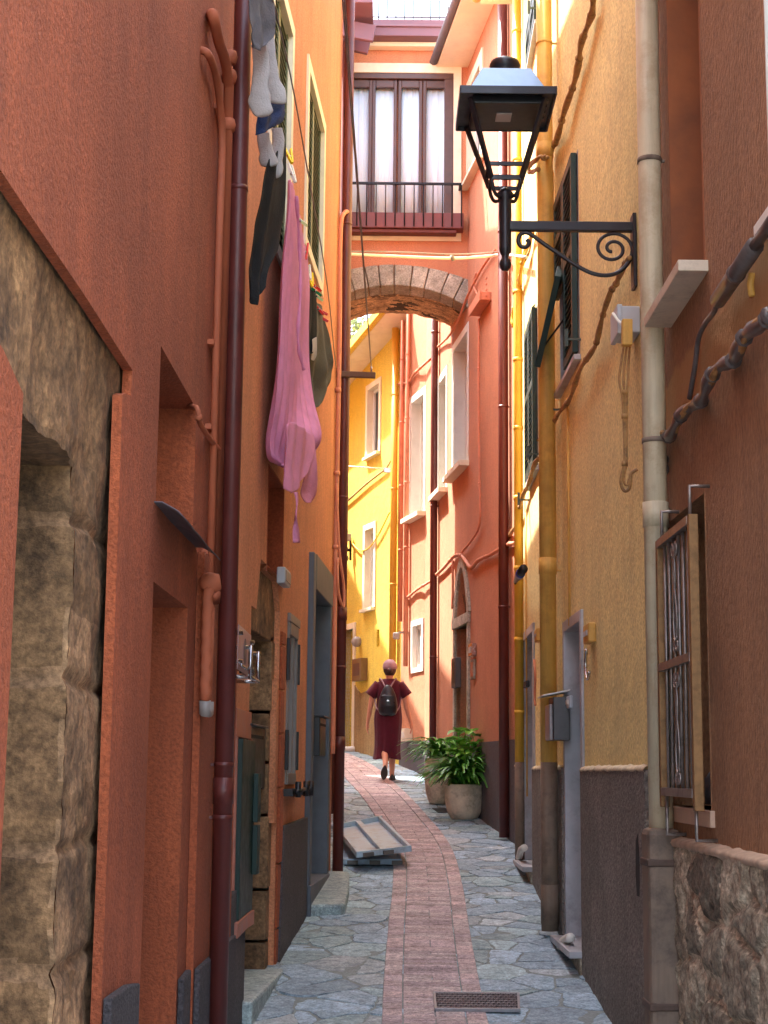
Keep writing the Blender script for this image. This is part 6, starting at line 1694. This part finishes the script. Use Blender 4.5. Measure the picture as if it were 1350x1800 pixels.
# ================================================================ potted plants
def pot(px, py, D, wpx, hpx, lab, seed, leaves, broad, lift=0):
    c = gnd(px, py) if D is None else at(px, py, D); c.z = gz(c.y)
    k = c.y / F * .99; Rr = wpx * k / 2; Hh = hpx * k
    t = thing('potted_plant', c, lab, 'potted plant', 'big concrete pots with plants')
    rg = random.Random(seed); m = MB()
    prof = [(.55, 0), (.68, .03), (.88, .22), (.99, .55), (1.0, .82), (.97, .9), (1.0, .93), (.99, 1.0), (.88, 1.0), (.84, .9), (.2, .88)]
    m.lathe([(r * Rr, z * Hh) for r, z in prof], c, 48, rfn=lambda a, z: 1 + (.016 * math.cos(a * 16) if z < Hh * .88 else 0))
    part('pot', m, pottery, t)
    m = MB(); m.lathe([(.1 * Rr, .9 * Hh), (.84 * Rr, .91 * Hh), (.5 * Rr, .95 * Hh), (.05 * Rr, .97 * Hh)], c, 20); part('soil', m, soil, t)
    m = MB(); top = c + Vector((0, 0, Hh * .95))
    for _ in range(leaves):                      # arching strap leaves
        a = rg.uniform(0, 6.283); L = rg.uniform(.35, .78) * Rr / .22; up_ = rg.uniform(.7, 1.9); d = Vector((math.cos(a), math.sin(a), 0)); s_ = d.cross(Vector((0, 0, 1)))
        w = rg.uniform(.013, .025); p = top + Vector((rg.gauss(0, .25), rg.gauss(0, .25), 0)) * Rr; pts = []; vel = (d * .7 + Vector((0, 0, up_))).normalized(); n = 9; tn = rg.random()
        for i in range(n + 1):
            pts.append(p.copy()); p = p + vel * (L / n); vel = (vel + Vector((0, 0, -.20 - .06 * i / n)) + d * .03).normalized()
        rows = []
        for i, q in enumerate(pts):
            ww = w * (math.sin(min(1, (i + .6) / n) * math.pi * .92) * .8 + .25); rows.append([q - s_ * ww, q - Vector((0, 0, ww * .35)), q + s_ * ww])
        m.grid(rows, col=(tn, tn, tn))
    part('strap_foliage', m, leaf, t)
    if broad:
        m = MB(); st = MB()
        for _ in range(broad):
            hx, hy = rg.gauss(0, .55) * Rr, rg.gauss(0, .5) * Rr; hz = rg.uniform(.35, .86) * Rr / .22 * .75; tip = top + Vector((hx + .02, hy, hz))
            st.tube([top + Vector((hx * .4, hy * .4, 0)), tip], [.006, .004], 5)
            for _ in range(rg.randint(5, 8)):
                a = rg.uniform(0, 6.283); L = rg.uniform(.08, .15); W_ = L * .42; d = Vector((math.cos(a), math.sin(a), rg.uniform(-.25, .55))).normalized(); s_ = d.cross(Vector((0, 0, 1))).normalized(); n_ = s_.cross(d); tn = rg.random()
                q = tip + d * .015; rows = []
                for i in range(6):
                    u = i / 5; ww = W_ * math.sin(math.pi * (.06 + .94 * u) ** .8) ; cz = -.25 * L * u * u
                    o_ = q + d * L * u + Vector((0, 0, cz)); rows.append([o_ - s_ * ww + n_ * ww * .3, o_, o_ + s_ * ww + n_ * ww * .3])
                m.grid(rows, col=(tn, tn, tn))
        part('broad_foliage', m, leaf2, t); part('stems', st, leaf, t)
    return t
pot(816, 1440, None, 68, 60, 'big fluted concrete pot overflowing with strap leaves and a broad leaved plant', 3, 260, 26)
pot(772, 1413, None, 52, 78, 'second concrete pot behind, with thinner strap leaves', 8, 120, 0)
c = at(596, 1312, 27.6); c.z = gz(c.y) - .02
t = thing('potted_plant', c, 'small beige pot with low green shoots by the orange house', 'potted plant')
k = c.y / F; m = MB(); m.lathe([(.6 * 9.5 * k, 0), (.95 * 9.5 * k, .24), (1.0 * 9.5 * k, .3), (1.08 * 9.5 * k, .34), (1.0 * 9.5 * k, .37), (.85 * 9.5 * k, .37), (.8 * 9.5 * k, .33), (.1, .33)], c, 24); part('pot', m, potrim, t)
m = MB(); rg = random.Random(2); leafcloud(m, c + Vector((0, 0, .40)), (.10, .1, .06), 90, .03, rg); part('foliage', m, leaf, t)
# white curved kerb at the yellow house
m = MB(); kp = [(586, 1322), (605, 1321), (622, 1320), (629, 1316), (631, 1308)]
pts = [gnd(a, b) for a, b in kp]; m.tube(smooth_path([Vector((p.x, p.y, gz(p.y) + .03)) for p in pts], 5), .05, 8)
single('white_kerb', m, white, 'white painted kerb curving along the foot of the yellow house', 'kerb')

# ================================================================ the walker
PX, PY = gnd(681, 1370).x, 22.35
pz = gz(PY)
KP = 2800 / 1.0
def L(x, y, z): return Vector((PX + x, PY + y, pz + z))
t = thing('person', (PX, PY, pz), 'woman walking away up the alley in a dark red dress and pale cap', 'person')
# skeleton with radii
J = {}; E_ = []
def j(n, x, y, z, r, par=None):
    J[n] = (x, y, z, r)
    if par: E_.append((par, n))
j('pelvis', .01, 0, .90, .115); j('spine', .01, .01, 1.08, .105, 'pelvis'); j('chest', .01, .015, 1.25, .115, 'spine'); j('neck0', .012, .01, 1.37, .062, 'chest'); j('neck', .014, .01, 1.43, .052, 'neck0')
j('head0', .016, .01, 1.49, .070, 'neck'); j('head1', .018, .015, 1.56, .088, 'head0'); j('head2', .018, .015, 1.615, .070, 'head1')
j('nose', .018, .105, 1.535, .014, 'head1')
for sg, n in ((-1, 'l'), (1, 'r')): j('ear' + n, .018 + sg * .082, .01, 1.535, .016, 'head1')
# left arm hangs back a little, right arm swings out
j('shl', -.155, .01, 1.325, .058, 'chest'); j('ual', -.215, .0, 1.19, .047, 'shl'); j('ell', -.245, -.01, 1.03, .038, 'ual'); j('fal', -.265, .02, .90, .033, 'ell'); j('wrl', -.285, .05, .795, .023, 'fal'); j('hal', -.288, .06, .745, .026, 'wrl')
j('shr', .18, .01, 1.325, .058, 'chest'); j('uar', .225, .0, 1.20, .047, 'shr'); j('elr', .25, -.03, 1.03, .038, 'uar'); j('far', .285, -.02, .90, .033, 'elr'); j('wrr', .315, .0, .80, .023, 'far'); j('har', .325, .01, .75, .026, 'wrr')
for n, sg, bx, by, bz in (('l', -1, -.288, .06, .745), ('r', 1, .325, .01, .75)):
    for k, ln in enumerate((.062, .07, .066, .052)):
        oy = -.026 + .017 * k; f1 = (bx + sg * .004, by + oy, bz - .035); f2 = (bx - sg * .004, by + oy * 1.1 + .004, bz - .035 - ln * .55); f3 = (bx - sg * .018, by + oy * 1.1 + .01, bz - .035 - ln)
        j('f%s%da' % (n, k), *f1, .0095, 'ha' + n); j('f%s%db' % (n, k), *f2, .0085, 'f%s%da' % (n, k)); j('f%s%dc' % (n, k), *f3, .007, 'f%s%db' % (n, k))
    j('t%sa' % n, bx - sg * .012, by + .038, bz - .002, .0105, 'ha' + n); j('t%sb' % n, bx - sg * .02, by + .052, bz - .032, .009, 't%sa' % n)
# legs: right foot planted, left foot lifted behind (towards the camera)
j('hr', .075, .0, .82, .098, 'pelvis'); j('kr', .07, .06, .47, .060, 'hr'); j('cr', .065, .03, .33, .053, 'kr'); j('ar', .06, .0, .085, .034, 'cr'); j('tor', .07, .12, .04, .03, 'ar')
j('hl', -.06, .0, .82, .098, 'pelvis'); j('kl', -.045, -.02, .48, .060, 'hl'); j('cl', -.04, -.14, .37, .053, 'kl'); j('al', -.03, -.34, .22, .034, 'cl'); j('tol', -.04, -.36, .08, .028, 'al')
names = list(J); me = bpy.data.meshes.new('body'); me.from_pydata([(J[n][0], J[n][1], J[n][2]) for n in names], [(names.index(a), names.index(b)) for a, b in E_], [])
bm = bmesh.new(); bm.from_mesh(me); sk = bm.verts.layers.skin.verify(); bm.verts.ensure_lookup_table()
for i, n in enumerate(names): bm.verts[i][sk].radius = (J[n][3], J[n][3])
bm.verts[0][sk].use_root = True; bm.to_mesh(me); bm.free(); me.materials.append(skinm)
body = bpy.data.objects.new('body', me); COL.objects.link(body); body.parent = t; ORG['body'] = ORG['person']
sk_ = body.modifiers.new('skin', 'SKIN'); sk_.use_smooth_shade = True; sb_ = body.modifiers.new('smooth', 'SUBSURF'); sb_.levels = 2; sb_.render_levels = 2
dress_m = cloth('dark_red_dress_cloth', rgb(84, 14, 36), .1, var=.15)
def loft(rings, n=40, flut=0, nf=9, cap=False):
    """rings: (cx, cy, z, rx, ry)"""
    rows = []; K = 5; R4 = []
    for i in range(len(rings) - 1):
        p0, p1, p2, p3 = rings[max(0, i - 1)], rings[i], rings[i + 1], rings[min(len(rings) - 1, i + 2)]
        for q in range(K):
            u = q / K; R4.append([.5 * (2 * b + (c - a) * u + (2 * a - 5 * b + 4 * c - d) * u * u + (3 * b - a - 3 * c + d) * u ** 3) for a, b, c, d in zip(p0, p1, p2, p3)])
    R4.append(list(rings[-1]))
    for i, (cx, cy, z, rx, ry) in enumerate(R4):
        v = i / (len(R4) - 1); r = []
        for k in range(n + 1):
            a = 2 * math.pi * k / n; w = 1 + flut * v * v * (math.sin(a * nf + v * 2) + .5 * math.sin(a * (nf * 2 + 1)))
            r.append(L(cx + rx * w * math.cos(a), cy + ry * w * math.sin(a), z + (.012 * math.sin(a * 3) * v if flut else 0)))
        rows.append(r)
    m = MB(); m.grid(rows); return m
m = loft([(.012, .01, 1.405, .075, .062), (.012, .01, 1.385, .115, .08), (.012, .01, 1.345, .175, .10), (.01, .012, 1.27, .19, .13), (.01, .01, 1.12, .165, .135), (.005, .0, 1.0, .172, .145), (0, -.005, .85, .19, .165), (0, -.01, .65, .178, .16), (-.005, -.01, .45, .172, .165), (-.01, -.01, .30, .185, .18)], 64, .05, 8)
dr = part('dress', m, dress_m, t, solid=.006)
for sg, sx_, ex, ez in ((-1, -.12, -.25, 1.165), (1, .142, .262, 1.17)):
    a = Vector((sx_, .01, 1.33)); b = Vector((ex, .0, ez)); ax_ = (b - a).normalized(); u = ax_.cross(Vector((0, 1, 0))).normalized(); rows = []
    for i in range(7):
        v = i / 6; c_ = a.lerp(b, v); r0 = .080 - .002 * v; rows.append([L(*(c_ + u * r0 * math.cos(k * math.pi / 10) * (1 + .06 * v * math.sin(k * 2)) + Vector((0, 1, 0)) * r0 * .95 * math.sin(k * math.pi / 10))) for k in range(21)])
    m = MB(); m.grid(rows); part('sleeve', m, dress_m, t, solid=.005)
# cap, hair, bun
capm = cloth('dusty_pink_cap_cloth', rgb(170, 138, 146), .1); hairm = plain('greying_brown_hair', rgb(66, 44, 40), .6, 0, .25, 60)
m = MB(); rows = []
for i in range(9):
    f = math.pi / 2 * i / 8; rows.append([L(.018 + .098 * math.sin(f) * math.cos(k * math.pi / 14), .015 + .108 * math.sin(f) * math.sin(k * math.pi / 14), 1.575 + .105 * math.cos(f) ) for k in range(29)])
rows.append([L(.018 + .099 * math.cos(k * math.pi / 14), .015 + .109 * math.sin(k * math.pi / 14), 1.545 + .01 * math.sin(k * math.pi / 14)) for k in range(29)])
m.grid(rows); cp = part('cap', m, capm, t, solid=.004)
m = MB(); rows = [[L(.018 + (.095 + .0 * u) * math.cos(a), .015 + (.108 + u * .07) * math.sin(a), 1.555 - .02 * u) for u in (0, .5, 1)] for a in [R(30 + 10 * q) for q in range(13)]]; m.grid(rows); part('visor', m, capm, cp, solid=.004)
m = MB(); m.lathe([(.02, -.085), (.06, -.06), (.088, -.01), (.092, .03), (.085, .06), (.03, .09)], L(.018, .0, 1.52), 20, rfn=lambda a, z: 1 + .02 * math.sin(a * 11)); hr = part('hair', m, hairm, t)
m = MB(); m.lathe([(.01, -.03), (.03, -.02), (.038, 0), (.03, .02), (.01, .03)], L(.02, -.105, 1.515), 14, M=Matrix.Rotation(R(80), 3, 'X')); part('bun', m, hairm, hr)
shoe = plain('black_shoe_leather', rgb(24, 22, 22), .6); sole = plain('worn_shoe_sole', rgb(58, 50, 46), .85, 0, .25, 40)
# shoes (planted: along +y; lifted: toe down, sole to the camera)
def shoe_b(heel, toe, upv, nm):
    h, to = Vector(heel), Vector(toe); d = (to - h); Ln = d.length; d.normalize(); u = Vector(upv).normalized(); u = (u - d * u.dot(d)).normalized(); s = d.cross(u)
    out = []
    for k in range(24):
        a = 2 * math.pi * k / 24; x = math.cos(a); y = math.sin(a); w = .040 + .010 * x - .008 * math.cos(2 * a); out.append(h + d * (Ln / 2 + x * Ln / 2) + s * w * y)
    m = MB(); m.prism([L(*(p)) for p in out], u * .022); sh = part('shoe', m, sole, t, bevel=.004)
    m = MB(); rows = []
    for i in range(7):
        v = i / 6; rows.append([])
        for k in range(25):
            q = out[k % 24]; c_ = h + d * Ln * (.5 - .22 * v); qq = c_ + (q - c_) * (1 - .50 * v ** 1.5) * .97 + u * (.022 + .075 * v); rows[-1].append(L(*qq))
    m.grid(rows); part('upper', m, shoe, sh, solid=.003)
shoe_b((.06, -.06, .0), (.075, .19, .0), (0, 0, 1), 'r')
shoe_b((-.035, -.41, .215), (-.055, -.40, -.035 + .05), (.0, 1, .15), 'l')
# backpack
bp = thing('backpack', L(0, -.2, .95), 'black rucksack on the back of the woman in the red dress', 'backpack')
m = MB(); rows = []
cx = -.005
for i, (z, rx, ry) in enumerate([(.885, .05, .03), (.90, .115, .065), (.95, .135, .085), (1.05, .135, .095), (1.14, .12, .085), (1.22, .09, .06), (1.29, .055, .035), (1.31, .02, .015)]):
    rows.append([L(cx + rx * math.copysign(abs(math.cos(a)) ** .8, math.cos(a)), -.20 + ry * math.copysign(abs(math.sin(a)) ** .8, math.sin(a)), z) for a in [2 * math.pi * k / 28 for k in range(29)]])
m.grid(rows); part('bag', m, plain('black_bag_leather', rgb(26, 26, 34), .35, 0, .2, 16, .003), bp, sub=1)
m = MB(); m.grid([[L(cx + (x), -.30 - .006 + .02 * abs(x) * 6, z) for x in (-.10, -.05, 0, .05, .10)] for z in (1.17, 1.11, 1.05, 1.0)]); part('pocket', m, plain('black_pocket', rgb(30, 30, 40), .3), bp, solid=.006, sub=1)
m = MB(); m.box(L(cx, -.305, 1.09), (.03, .012, .02)); part('buckle', m, steel, bp)
strapm = plain('pinkish_strap', rgb(150, 118, 126), .6)
for sg in (-1, 1):
    m = MB(); m.tube(smooth_path([L(cx + sg * .03, -.17, 1.27), L(cx + sg * .07, -.13, 1.345), L(cx + sg * .10, -.06, 1.40), L(cx + sg * .115, .02, 1.405), L(cx + sg * .12, .1, 1.36)], 4), .011, 7); part('strap', m, strapm, bp)
    m = MB(); m.tube(smooth_path([L(cx + sg * .12, -.16, .95), L(cx + sg * .165, -.12, 1.02), L(cx + sg * .185, -.03, 1.14), L(cx + sg * .19, .06, 1.2)], 4), .009, 7); part('lower_strap', m, strapm, bp)
